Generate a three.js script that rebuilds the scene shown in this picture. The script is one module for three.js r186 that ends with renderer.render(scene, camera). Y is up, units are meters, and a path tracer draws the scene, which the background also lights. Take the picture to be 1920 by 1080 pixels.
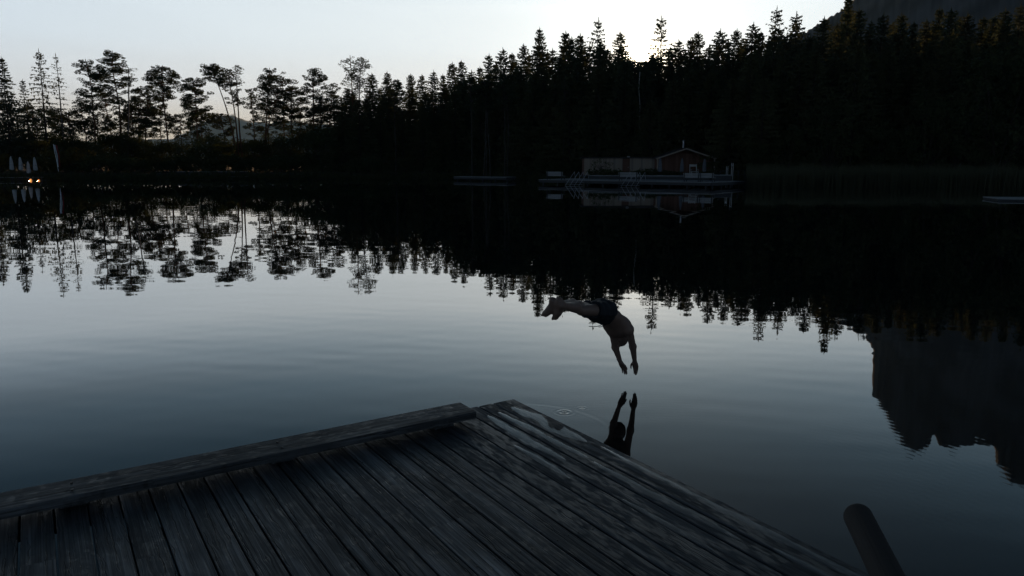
import * as THREE from 'three';
import { mergeGeometries } from 'three/addons/utils/BufferGeometryUtils.js';

// ───────────────────────── camera, sky, sun, exposure ─────────────────────────
const FOCAL = 1400, PITCH = Math.atan(238 / 1400), EYE = 2.6;          // focal length in photo pixels; eye height above the lake
const scene = new THREE.Scene();
const camera = new THREE.PerspectiveCamera(2 * Math.atan(540 / FOCAL) * 180 / Math.PI, 16 / 9, 0.05, 24000);
camera.position.set(0, EYE, 0);
camera.rotation.x = -PITCH;
scene.add(camera);

const D2R = Math.PI / 180;
const SUN_AZ = 9.6 * D2R, SUN_EL = 7.0 * D2R;
const toSun = new THREE.Vector3(Math.sin(SUN_AZ) * Math.cos(SUN_EL), Math.sin(SUN_EL), -Math.cos(SUN_AZ) * Math.cos(SUN_EL));

function makeSky() {
  const W = 2048, H = 1024, data = new Float32Array(W * H * 4);
  const stops = [[0, 1.02, .74, .48], [2, 1.04, .87, .66], [4.5, .95, .93, .88], [8, .89, .95, .965], [11, .855, .935, .965], [13.5, .60, .735, .82], [16.5, .30, .445, .550], [20, .112, .210, .290],
    [24, .045, .098, .148], [28, .025, .061, .100], [36, .015, .042, .076], [55, .007, .026, .054], [90, .005, .021, .048]];
  for (let j = 0; j < H; j++) {
    const e = Math.max(0, ((j + .5) / H - .5) * 180);
    let k = 0; while (k < stops.length - 2 && stops[k + 1][0] < e) k++;
    const s0 = stops[k], s1 = stops[k + 1], t = Math.min(1, (e - s0[0]) / (s1[0] - s0[0]));
    const er = e * D2R, y = Math.sin(er), ce = Math.cos(er);
    for (let i = 0; i < W; i++) {
      const a = ((i + .5) / W - .5) * 2 * Math.PI, x = Math.cos(a) * ce, z = Math.sin(a) * ce;
      const c = Math.min(1, Math.max(-1, x * toSun.x + y * toSun.y + z * toSun.z)), g = Math.acos(c) / D2R;
      const q = Math.pow((1 + c) / 2, 1.3), side = .48 + .54 * q, far = 1 - (.68 * (1 - Math.exp(-((g / 52) ** 2)))) * sstep(10.5, 16, e), cold = 1 - q;   // the sky opposite the sunrise is dimmer and bluer
      const core = 10 * Math.exp(-((g / 1.35) ** 2)), halo = .7 * Math.exp(-g / 2.6), wide = .58 * Math.exp(-g / 9);
      const cirrus = e < 40 ? 1 + .05 * (fbm(x * 7 + z * 3, y * 60 + x * 5, 4, 91) - .5) : 1, o = (j * W + i) * 4;
      data[o] = (s0[1] + (s1[1] - s0[1]) * t) * side * far * cirrus * (1 - .42 * cold) + core + halo + wide;
      data[o + 1] = (s0[2] + (s1[2] - s0[2]) * t) * side * far * cirrus * (1 - .16 * cold) + core * .84 + halo * .76 + wide * .92;
      data[o + 2] = (s0[3] + (s1[3] - s0[3]) * t) * side * far * cirrus * (1 + .22 * cold) + core * .56 + halo * .44 + wide * .78;
      data[o + 3] = 1;
    }
  }
  const t = new THREE.DataTexture(data, W, H, THREE.RGBAFormat, THREE.FloatType);
  t.mapping = THREE.EquirectangularReflectionMapping; t.magFilter = THREE.LinearFilter; t.needsUpdate = true;
  return t;
}

const sun = new THREE.DirectionalLight(new THREE.Color().setRGB(1, .56, .24), 3.4);
sun.target.position.set(0, 0, -60); sun.position.copy(toSun).multiplyScalar(300).add(sun.target.position);
sun.castShadow = true; sun.shadow.mapSize.set(2048, 2048);
Object.assign(sun.shadow.camera, { left: -160, right: 160, top: 120, bottom: -120, near: 1, far: 700 });
scene.add(sun, sun.target);

const renderer = new THREE.WebGLRenderer({ antialias: true });
renderer.setSize(1024, 576);
renderer.toneMapping = THREE.LinearToneMapping; renderer.toneMappingExposure = 1.0;
renderer.shadowMap.enabled = true;

// ───────────────────────── helpers ─────────────────────────
const V = (x = 0, y = 0, z = 0) => new THREE.Vector3(x, y, z);
function rng(seed) { let a = seed >>> 0; return () => { a = (a + 0x6D2B79F5) | 0; let t = Math.imul(a ^ (a >>> 15), 1 | a); t = (t + Math.imul(t ^ (t >>> 7), 61 | t)) ^ t; return ((t ^ (t >>> 14)) >>> 0) / 4294967296; }; }
const hash2 = (x, y, s = 0) => { let h = Math.imul(x | 0, 374761393) + Math.imul(y | 0, 668265263) + Math.imul(s | 0, 1442695041); h = Math.imul(h ^ (h >>> 13), 1274126177); return ((h ^ (h >>> 16)) >>> 0) / 4294967296; };
function vnoise(x, y, s = 0) { const xi = Math.floor(x), yi = Math.floor(y), fx = x - xi, fy = y - yi, u = fx * fx * (3 - 2 * fx), v = fy * fy * (3 - 2 * fy);
  const a = hash2(xi, yi, s), b = hash2(xi + 1, yi, s), c = hash2(xi, yi + 1, s), d = hash2(xi + 1, yi + 1, s); return a + (b - a) * u + (c - a) * v + (a - b - c + d) * u * v; }
function pnoise(x, y, px, py, s = 0) { // repeats after px, py cells
  const xi = Math.floor(x), yi = Math.floor(y), fx = x - xi, fy = y - yi, u = fx * fx * (3 - 2 * fx), v = fy * fy * (3 - 2 * fy), m = (n, p) => ((n % p) + p) % p;
  const a = hash2(m(xi, px), m(yi, py), s), b = hash2(m(xi + 1, px), m(yi, py), s), c = hash2(m(xi, px), m(yi + 1, py), s), d = hash2(m(xi + 1, px), m(yi + 1, py), s); return a + (b - a) * u + (c - a) * v + (a - b - c + d) * u * v; }
const fbm = (x, y, n = 4, s = 0) => { let t = 0, a = .5, q = 0; for (let i = 0; i < n; i++) { t += a * vnoise(x, y, s + i); q += a; x *= 2.03; y *= 2.03; a *= .5; } return t / q; };
const clamp = (x, a = 0, b = 1) => Math.min(b, Math.max(a, x));
const sstep = (a, b, x) => { const t = clamp((x - a) / (b - a)); return t * t * (3 - 2 * t); };
const lerpTable = (tab, x) => { let k = 0; while (k < tab.length - 2 && tab[k + 1][0] < x) k++; const [x0, y0] = tab[k], [x1, y1] = tab[k + 1]; return y0 + (y1 - y0) * clamp((x - x0) / (x1 - x0)); };
// photo pixel -> direction; -> point at distance d straight ahead (-z)
function ray(u, v) { const x = (u - 960) / FOCAL, y = -(v - 540) / FOCAL, c = Math.cos(PITCH), s = -Math.sin(PITCH); return V(x, y * c + s, y * s - c); }
function at(u, v, d) { const r = ray(u, v); return r.multiplyScalar(d / -r.z).add(camera.position); }
const onLevel = (u, v, h) => { const r = ray(u, v); return r.multiplyScalar((h - EYE) / r.y).add(camera.position); };

const used = new Map();
function numbered(name) { const n = used.get(name) || 0; used.set(name, n + 1); return n ? `${name}_${String(n).padStart(3, '0')}` : name; }
function shade(o) { o.traverse(m => { if (m.isMesh) { m.castShadow = true; m.receiveShadow = true; } }); return o; }
function tag(o, label, category, group, kind) { if (label) o.userData.label = label; if (category) o.userData.category = category; if (group) o.userData.group = group; if (kind) o.userData.kind = kind; return o; }
function thing(name, label, category, pos = [0, 0, 0], turn = 0, group) { const g = new THREE.Group(); g.name = numbered(name); g.position.set(...pos); g.rotation.y = turn; scene.add(g); return tag(g, label, category, group); }
function part(name, geo, mat, parent) { const m = new THREE.Mesh(geo, mat); m.name = name; m.castShadow = m.receiveShadow = true; parent.add(m); return m; }
function solid(name, geo, mat, label, category, group, kind) { const m = new THREE.Mesh(geo, mat); m.name = numbered(name); m.castShadow = m.receiveShadow = true; scene.add(m); return tag(m, label, category, group, kind); }
function copyOf(o, label, group) { const c = o.clone(); c.name = numbered(o.name.replace(/_\d{3}$/, '')); c.userData = { ...o.userData }; if (label) c.userData.label = label; if (group) c.userData.group = group; scene.add(c); return c; }
const merge = gs => mergeGeometries(gs.map(g => { const n = g.index ? g.toNonIndexed() : g; for (const k of Object.keys(n.attributes)) if (!['position', 'normal', 'uv'].includes(k)) n.deleteAttribute(k); return n; }));
const box = (w, h, d, x = 0, y = 0, z = 0, ry = 0) => { const g = new THREE.BoxGeometry(w, h, d); if (ry) g.rotateY(ry); return g.translate(x, y, z); };
function bar(a, b, r0, r1 = r0, seg = 8) { const d = b.clone().sub(a), L = d.length(), g = new THREE.CylinderGeometry(r1, r0, L, seg, 1); g.applyQuaternion(new THREE.Quaternion().setFromUnitVectors(V(0, 1, 0), d.normalize())); const m = a.clone().add(b).multiplyScalar(.5); return g.translate(m.x, m.y, m.z); }
const lin = (r, g, b) => new THREE.Color().setRGB(r, g, b);
const mat = (r, g, b, rough = .8, extra = {}) => new THREE.MeshPhysicalMaterial({ color: lin(r, g, b), roughness: rough, side: THREE.DoubleSide, ...extra });
class Tris { // loose triangles
  constructor() { this.p = []; }
  tri(a, b, c) { this.p.push(a.x, a.y, a.z, b.x, b.y, b.z, c.x, c.y, c.z); }
  quad(a, b, c, d) { this.tri(a, b, c); this.tri(a, c, d); }
  geo() { const g = new THREE.BufferGeometry(); g.setAttribute('position', new THREE.Float32BufferAttribute(this.p, 3)); return g; }
}

const sky = makeSky();
scene.background = sky; scene.environment = sky;

// ───────────────────────── ground and lake ─────────────────────────
// distance from the camera to the shore by azimuth (degrees, right positive)
const SHORE = [[-180, 13], [-150, 15], [-120, 24], [-85, 55], [-60, 105], [-45, 122], [-34, 124], [-30, 120], [-27, 118], [-18, 114], [-8, 113], [-2, 111], [0, 107], [2.5, 100], [5, 97], [10, 92], [14, 90], [16.5, 87], [18, 85], [22, 88], [30, 94], [36, 99], [50, 92], [80, 60], [120, 24], [150, 15], [180, 13]];
const shoreAt = az => lerpTable(SHORE, az);
function groundY(x, z) {
  const r = Math.hypot(x, z), az = Math.atan2(x, -z) / D2R, D = shoreAt(az) + (fbm(x * .13, z * .13, 3, 5) - .5) * 3;
  const q = r - D;
  if (q < -9) return -1.6;
  const up = -1.6 + 1.6 * sstep(-9, 0, q) + .75 * sstep(-.5, 3, q) + Math.max(0, q) * .012 * (1 + sstep(0, 20, az) * 2.2) * (q < 60 ? 1 : 60 / q + (q > 60 ? (q - 60) / q * .2 : 0));
  return up + (q > 1 ? (fbm(x * .3, z * .3, 3, 9) - .5) * .35 : 0);
}
{
  const radii = []; for (let r = 4; r < 60;) { radii.push(r); r += 3; } for (let r = 60; r < 150;) { radii.push(r); r += 1.1; } for (let r = 150; r < 14500;) { radii.push(r); r *= 1.12; }
  const NA = 420, pos = [0, -1.6, 0], idx = [];
  for (const r of radii) for (let i = 0; i < NA; i++) { const a = i / NA * Math.PI * 2; const x = Math.sin(a) * r, z = -Math.cos(a) * r; pos.push(x, groundY(x, z), z); }
  for (let i = 0; i < NA; i++) idx.push(0, 1 + (i + 1) % NA, 1 + i);
  for (let k = 0; k < radii.length - 1; k++) for (let i = 0; i < NA; i++) { const a = 1 + k * NA + i, b = 1 + k * NA + (i + 1) % NA; idx.push(a, b, a + NA, b, b + NA, a + NA); }
  const g = new THREE.BufferGeometry(); g.setAttribute('position', new THREE.Float32BufferAttribute(pos, 3)); g.setIndex(idx); g.computeVertexNormals();
  tag(solid('ground', g, mat(.035, .038, .02, .95)), null, null, null, 'structure');
}

const waterMat = new THREE.MeshPhysicalMaterial({ color: lin(.004, .008, .010), roughness: .015, ior: 1.333, clearcoat: .55, clearcoatRoughness: .01 });
{ // still lake, long low ripples as real relief
  const R = rng(77), waves = [];
  for (let i = 0; i < 46; i++) {
    const lam = .22 * Math.pow(26, i / 45), ang = (R() - .5) * 1.15 + (lam > 2 ? .22 : 0), k = 2 * Math.PI / lam;
    const slope = .0011 * (lam < .5 ? .5 : lam < 1.2 ? .26 : lam < 2.2 ? .18 : .2);
    waves.push({ kx: k * Math.sin(ang), kz: k * Math.cos(ang), k, lam, s: slope, ph: R() * 6.283, a: slope / k });
  }
  const xs = [], zs = [];
  for (let x = 0; x < 150;) { xs.push(x); x += .15 + .012 * Math.max(0, x - 6); }
  const X = [...xs.slice(1).map(x => -x).reverse(), ...xs];
  for (let z = 16; z > -4;) { zs.push(z); z -= .14; } for (let z = -4; z > -128;) { zs.push(z); z -= .055 + .0033 * Math.max(0, -z - 4); }
  const nx = X.length, nz = zs.length, pos = new Float32Array(nx * nz * 3), nor = new Float32Array(nx * nz * 3), uv = new Float32Array(nx * nz * 2), idx = new Uint32Array((nx - 1) * (nz - 1) * 6);
  for (let j = 0, o = 0; j < nz; j++) for (let i = 0; i < nx; i++, o++) {
    const x = X[i], z = zs[j], dx = .15 + .012 * Math.max(0, Math.abs(x) - 6), dz = z > -4 ? .14 : .055 + .0033 * Math.max(0, -z - 4);
    let y = 0, gx = 0, gz = 0;
    for (const w of waves) {
      const f = sstep(3.2, 6, w.lam / dz) * sstep(3, 5, 2 * Math.PI / Math.abs(w.kx) / dx); if (!f) continue;
      const patch = w.lam < 1.2 ? .45 + 1.1 * sstep(.3, .75, vnoise(x * .11 + w.lam * 3, z * .16, 31)) : 1;
      const p = w.kx * x + w.kz * z + w.ph, c = Math.cos(p) * w.s * f * patch; y += Math.sin(p) * w.a * f * patch; gx += c * w.kx / w.k; gz += c * w.kz / w.k;
    }
    pos.set([x, y, z], o * 3); const L = 1 / Math.hypot(gx, 1, gz); nor.set([-gx * L, L, -gz * L], o * 3); uv.set([(x + 5) / 16, (z + 14) / 16], o * 2);
  }
  for (let j = 0, o = 0; j < nz - 1; j++) for (let i = 0; i < nx - 1; i++) { const a = j * nx + i, b = a + 1, c = a + nx, d = c + 1; idx[o++] = a; idx[o++] = b; idx[o++] = c; idx[o++] = b; idx[o++] = d; idx[o++] = c; }
  const g = new THREE.BufferGeometry(); g.setAttribute('position', new THREE.BufferAttribute(pos, 3)); g.setAttribute('normal', new THREE.BufferAttribute(nor, 3)); g.setAttribute('uv', new THREE.BufferAttribute(uv, 2)); g.setIndex(new THREE.BufferAttribute(idx, 1));
  // rings that spread from the deck and from two drops, as fine relief in the water round the deck
  const N = 1792, ht = new Float32Array(N * N * 4), src = [[1.15, -5.15, .062, 1, 0], [1.9, -4.2, .075, .8, 1.3], [.2, -5.6, .05, .45, 2]];
  for (let j = 0; j < N; j++) for (let i = 0; i < N; i++) {
    const x = (i + .5) / N * 16 - 5, z = (j + .5) / N * 16 - 14; let h = 0;
    const edge = sstep(0, 1.5, Math.min(x + 5, 11 - x, z + 14, 2 - z));
    for (const [cx, cz, lam, amp, ph] of src) { const r = Math.hypot(x - cx, z - cz); const lw = lam * (1 + .05 * r); h += amp * .00009 * Math.sin(2 * Math.PI * r / lw + ph) * sstep(.2, 1, r) * Math.exp(-r / 2.3) * sstep(-1.5, 1.5, x + .25 * (z + 7)) * (.1 + 1.5 * sstep(.25, .85, fbm(x * .55, z * .9, 3, 3))); }
    { const r = Math.hypot(x - .066, z + 6.855), g = (c, w) => Math.exp(-(((r - c) / w) ** 2)); h += (.0003 * g(.89, .026) - .00022 * g(.945, .028) + .0001 * g(.83, .03)) * sstep(-.1, .3, x); }
    for (const [cx, cz, s] of [[.55, -7.51, 1], [.75, -7.65, .62]]) { const r = Math.hypot(x - cx, z - cz); h += .0017 * s * Math.cos(2 * Math.PI * r / (.055 * s + .01)) * Math.exp(-((r / (.085 * s)) ** 2)); }
    const v = .5 + clamp(h * edge / .008, -.5, .5), o = (j * N + i) * 4; ht[o] = ht[o + 1] = ht[o + 2] = v; ht[o + 3] = 1;
  }
  const bump = new THREE.DataTexture(ht, N, N, THREE.RGBAFormat, THREE.FloatType); bump.magFilter = THREE.LinearFilter; bump.wrapS = bump.wrapT = THREE.ClampToEdgeWrapping; bump.needsUpdate = true;
  waterMat.bumpMap = bump; waterMat.bumpScale = .008;
  tag(solid('lake_water', g, waterMat), null, null, null, 'structure');
}

// ───────────────────────── far hills and the rock mountain ─────────────────────────
function polarRelief(name, m, az0, az1, stepAz, r0, r1, nr, hOf) {
  const pos = [], idx = [], na = Math.round((az1 - az0) / stepAz) + 1;
  for (let k = 0; k <= nr; k++) for (let i = 0; i < na; i++) { const r = r0 + (r1 - r0) * k / nr, az = az0 + (az1 - az0) * i / (na - 1), x = Math.sin(az * D2R) * r, z = -Math.cos(az * D2R) * r; pos.push(x, hOf(az, k / nr, r, x, z), z); }
  for (let k = 0; k < nr; k++) for (let i = 0; i < na - 1; i++) { const a = k * na + i; idx.push(a, a + 1, a + na, a + 1, a + na + 1, a + na); }
  const g = new THREE.BufferGeometry(); g.setAttribute('position', new THREE.Float32BufferAttribute(pos, 3)); g.setIndex(idx); g.computeVertexNormals();
  if (m.vertexColors) { const col = []; for (let i = 0; i < pos.length; i += 3) { const q = sstep(.42, .62, fbm(pos[i] * .02 + pos[i + 1] * .013, pos[i + 2] * .02 - pos[i + 1] * .02, 5, 17)), f = .75 + .5 * vnoise(pos[i] * .3, pos[i + 1] * .3 + pos[i + 2] * .2, 4); col.push(f * (.020 + .045 * q), f * (.028 + .050 * q), f * (.034 + .056 * q)); } g.setAttribute('color', new THREE.Float32BufferAttribute(col, 3)); }
  return tag(solid(name, g, m), null, null, null, 'structure');
}
const RIDGE = [[14, 3], [17.5, 6.6], [19, 7.8], [20.46, 8.7], [21.28, 9.17], [22.26, 9.68], [23.2, 10.38], [25.1, 11.8], [26, 12.2], [26.45, 12.9], [26.62, 16], [27.57, 17.13], [28.2, 18.3], [28.75, 19.1], [29.5, 19.6], [30.1, 19.39], [30.39, 18.28], [30.71, 18.23], [31.03, 18.87], [31.8, 19], [32.59, 18.68], [32.93, 18.27], [34.23, 18.25], [34.42, 19.22], [35.33, 20.19], [36.07, 20.25], [40, 22], [48, 21], [60, 17], [75, 11], [95, 5]];
polarRelief('mountain', mat(1, 1, 1, .95, { vertexColors: true }), 14, 95, .11, 1180, 2500, 60, (az, t, r, x, z) => {
  let soft = 0; const az2 = az - 10 * clamp(1 - (r - 1180) / 520); for (let q = -6; q <= 6; q++) soft += lerpTable(RIDGE, az2 + q * .8) / 13;
  const keep = sstep(.8, 1, (r - 1180) / 520), el = (soft + (lerpTable(RIDGE, az2) - soft) * keep) + keep * ((fbm(az * 4.2, 3, 3, 21) - .5) * .28 + (az < 26.4 ? (vnoise(az * 19, 1, 8) - .4) * .2 : 0));
  const H = Math.tan(el * D2R) * 1700 + EYE, s = (r - 1180) / 520;
  const rough = (fbm(x * .009, z * .009, 4, 40) - .5) * 60 + (fbm(x * .05, z * .05, 3, 44) - .5) * 9;
  return s <= 1 ? H * Math.pow(s, .95 + .1 * vnoise(az * .2, 2, 3)) + rough * Math.sin(Math.PI * clamp(s)) * (1 - s * s) : H * (1 - .5 * (s - 1)) - 20 * (s - 1);
});
const HILL = [[-70, 2.4], [-50, 2.6], [-36, 1.4], [-30, 1.2], [-27, 1.5], [-24, 1.6], [-22.3, 2.5], [-20.6, 3.25], [-18.5, 2.7], [-16.3, 3.0], [-14.5, 2.6], [-12, 2.9], [-6, 2.5], [4, 2.2], [15, 3], [24, 2]];
polarRelief('far_hills', mat(.06, .075, .065, .95), -70, 24, .25, 9500, 13500, 26, (az, t, r, x, z) => {
  const H = Math.tan((lerpTable(HILL, az) + (fbm(az * 1.6, 7, 4, 2) - .5) * .5) * D2R) * 11000 + EYE, s = (r - 9500) / 1500;
  return s <= 1 ? H * Math.pow(s, .9) + (fbm(x * .002, z * .002, 4, 6) - .5) * 60 * Math.sin(Math.PI * clamp(s)) * (1 - s) : H * (1 - .5 * (s - 1));
});

scene.fog = new THREE.FogExp2(lin(.4, .7, 1), 4.5e-5);

// ───────────────────────── bathing deck in the foreground ─────────────────────────
const DECK_Y = .55, A = V(.536, 0, .844).normalize(), B = V(-A.z, 0, A.x), CORNER = onLevel(965, 748, DECK_Y);
const deckPoint = (a, b, y = 0) => CORNER.clone().addScaledVector(A, a).addScaledVector(B, b).setY(DECK_Y + y);
// weathered softwood: grain, knots, checks, pale silvered streaks
function woodMaps(seed, W, H, mw, mh) { // W x H pixels covering mw x mh metres
  const col = new Uint8Array(W * H * 4), rgh = new Uint8Array(W * H * 4), bmp = new Uint8Array(W * H * 4), R = rng(seed);
  const lanes = Math.round(mw / .175), knots = [], checks = [];
  for (let i = 0; i < lanes * mh * 1.5; i++) knots.push([R() * mw, R() * mh, .009 + R() * .016]);
  for (let i = 0; i < lanes * mh * 4.2; i++) checks.push([R() * mw, R() * mh, .15 + R() * .7, .0009 + R() * .0022, R() * 99]);
  const check = new Float32Array(W * H);
  for (const [cx, cy, L, w, s] of checks) for (let q = 0; q < L; q += mh / H) {
    const xx = cx + (vnoise(q * 14, s, 3) - .5) * .018, ww = w * Math.sin(Math.PI * q / L) + .0004, px = xx / mw * W, py = Math.floor((cy + q) / mh * H) % H, rad = Math.max(.7, ww / mw * W);
    for (let d = -Math.ceil(rad); d <= Math.ceil(rad); d++) { const ix = ((Math.floor(px + d) % W) + W) % W; check[py * W + ix] = Math.max(check[py * W + ix], clamp(rad + .5 - Math.abs(d))); }
  }
  for (let j = 0; j < H; j++) for (let i = 0; i < W; i++) {
    const x = i / W * mw, y = j / H * mh; let kx = 0, kd = 0;
    for (const [a, b, s] of knots) { let dx = x - a, dy = y - b; if (Math.abs(dy) > .2) continue; const e = Math.exp(-((dy / (s * 3.2)) ** 2)); kx += dx > 0 ? s * .8 * e * Math.exp(-dx / (s * 2)) : -s * .8 * e * Math.exp(dx / (s * 2)); const q = Math.hypot(dx, dy * .75) / s; if (q < 1.15) kd = Math.max(kd, sstep(1.15, .75, q) * (.6 + .4 * Math.sin(q * 16))); }
    const xx = x - kx, bend = (fbm(y * .8 * 1, xx * 4, 2, seed) - .5) * .02;
    const u = (xx + bend) / mw, g1 = vnoise(u * 260 * mw / .7, y * 4, seed), g2 = vnoise(u * 120 * mw / .7, y * 2.2, seed + 1), g3 = vnoise(u * 700, y * 14, seed + 2), g0 = vnoise(u * 62 * mw / .7, y * 1.5, seed + 9), band = sstep(.35, .65, g0);
    const grain = .3 * g1 + .3 * g2 + .14 * g3 + .26 * band, silver = fbm(x * 9, y * 1.8, 3, seed + 4), spot = fbm(x * 34, y * 26, 3, seed + 6), fine = hash2(i, j, seed);
    let l = .022 + .115 * Math.pow(grain, 1.35) + .15 * sstep(.46, .76, silver) * Math.pow(grain, 1.2) - .035 * sstep(.52, .75, spot) + .012 * (fine - .5); l *= .55 + .95 * fbm(x * 7 + 40, y * 3.2, 3, seed + 15); l = Math.max(.012, l);
    l *= 1 - .55 * kd; const ck = check[j * W + i]; l *= 1 - .85 * ck;
    const o = (j * W + i) * 4, s = c => 255 * Math.pow(clamp(c), 1 / 2.2), warm = .5 + .5 * sstep(.3, .7, spot);
    col[o] = s(l * (1.02 + .05 * warm)); col[o + 1] = s(l * 1.0); col[o + 2] = s(l * (.99 - .06 * warm)); col[o + 3] = 255;
    const rr = clamp(.58 - .2 * sstep(.5, .75, spot) + .3 * (1 - grain) - .16 * silver + .12 * ck, .28, 1); rgh[o] = rgh[o + 1] = rgh[o + 2] = 255 * rr; rgh[o + 3] = 255;
    const hh = clamp(.35 + .5 * grain + .08 * spot - .7 * ck - .15 * kd); bmp[o] = bmp[o + 1] = bmp[o + 2] = 255 * hh; bmp[o + 3] = 255;
  }
  return [col, rgh, bmp].map((d, n) => { const t = new THREE.DataTexture(d, W, H, THREE.RGBAFormat); t.magFilter = THREE.LinearFilter; t.wrapS = t.wrapT = THREE.RepeatWrapping; if (!n) t.colorSpace = THREE.SRGBColorSpace; t.repeat.set(1 / mw, 1 / mh); t.needsUpdate = true; return t; });
}
const [wCol, wRgh, wBmp] = woodMaps(11, 768, 2048, 1.05, 4.2);
// boards splashed by bathers: the same wood with blotches that are still wet
function wetRough() {
  const W = 512, H = 1024, d = new Uint8Array(W * H * 4), c = new Uint8Array(W * H * 4);
  for (let j = 0; j < H; j++) for (let i = 0; i < W; i++) {
    const x = i / W, y = j / H, n = fbm(x * 15, y * 4.5, 5, 70), m = fbm(x * 60, y * 34, 3, 75), wet = sstep(.38, .62, n * .45 + m * .55), o = (j * W + i) * 4;
    const r = .8 - .4 * wet + .08 * (m - .5); d[o] = d[o + 1] = d[o + 2] = 255 * r; d[o + 3] = 255;
    const gr = .4 * vnoise(x * 240, y * 6, 4) + .35 * vnoise(x * 110, y * 2, 6) + .25 * sstep(.35, .65, vnoise(x * 46, y * 1.3, 8)), l = Math.max(.01, .02 + .14 * Math.pow(gr, 1.4) + .03 * (m - .5)) * (1 - .3 * wet); c[o] = c[o + 1] = c[o + 2] = 255 * Math.pow(l, 1 / 2.2); c[o + 3] = 255;
  }
  return [d, c].map((q, n) => { const t = new THREE.DataTexture(q, W, H, THREE.RGBAFormat); t.magFilter = THREE.LinearFilter; t.wrapS = t.wrapT = THREE.RepeatWrapping; if (n) t.colorSpace = THREE.SRGBColorSpace; t.repeat.set(1 / 1.05, 1 / 2.1); t.needsUpdate = true; return t; });
}
const [wetR, wetC] = wetRough();
const wood = [[.9, 1.0, 1.1], [.68, .76, .84], [1.2, 1.32, 1.42], [.8, .87, .95]].map(([r, g, b]) => new THREE.MeshPhysicalMaterial({ color: lin(r, g, b), map: wCol, roughnessMap: wRgh, roughness: 1, bumpMap: wBmp, bumpScale: .007 }));
const wetWood = [[.86, .96, 1.06], [.64, .72, .8]].map(([r, g, b]) => new THREE.MeshPhysicalMaterial({ color: lin(r, g, b), map: wetC, roughnessMap: wetR, roughness: 1, bumpMap: wBmp, bumpScale: .003 }));
const beamWood = new THREE.MeshPhysicalMaterial({ color: lin(.68, .76, .84), map: wCol, roughnessMap: wRgh, roughness: 1, bumpMap: wBmp, bumpScale: .004 });
const frameWood = wood[1];
// a board along +z from the origin: chamfered section, a little warped; uv in metres
function boardGeo(w, h, L, R, segs = 14, warp = .002) {
  const c = .005, prof = [[-w / 2, -h], [-w / 2, -c], [-w / 2 + c, 0], [-w / 6, .0006], [w / 6, .0006], [w / 2 - c, 0], [w / 2, -c], [w / 2, -h]], pos = [], uv = [], idx = [], n = prof.length, ou = R() * 1.05, ov = R() * 4.2, ph = R() * 9, e0 = (R() - .5) * .006;
  const section = (z, cap) => { for (const [x, y] of prof) { const k = pos.length / 3; pos.push(x + Math.sin(z * 1.3 + ph) * warp * .6, y + Math.sin(z * .9 + ph * 2) * warp * .5 + (cap && y > -.02 ? -.001 : 0) + x * Math.sin(ph * 5 + z * .5) * .012, z); uv.push(ou + x + (y < -.006 ? y : 0), ov + z); } };
  for (let s = 0; s <= segs; s++) section(s ? L * s / segs : e0);
  for (let s = 0; s < segs; s++) for (let i = 0; i < n; i++) { const a = s * n + i, b = s * n + (i + 1) % n; idx.push(a, a + n, b, b, a + n, b + n); }
  for (const [s, f] of [[0, 1], [segs, -1]]) for (let i = 1; i < n - 1; i++) f > 0 ? idx.push(s * n, s * n + i, s * n + i + 1) : idx.push(s * n, s * n + i + 1, s * n + i);
  const g = new THREE.BufferGeometry(); g.setAttribute('position', new THREE.Float32BufferAttribute(pos, 3)); g.setAttribute('uv', new THREE.Float32BufferAttribute(uv, 2)); g.setIndex(idx);
  const q = g.toNonIndexed(); q.computeVertexNormals(); return q;
}
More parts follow.
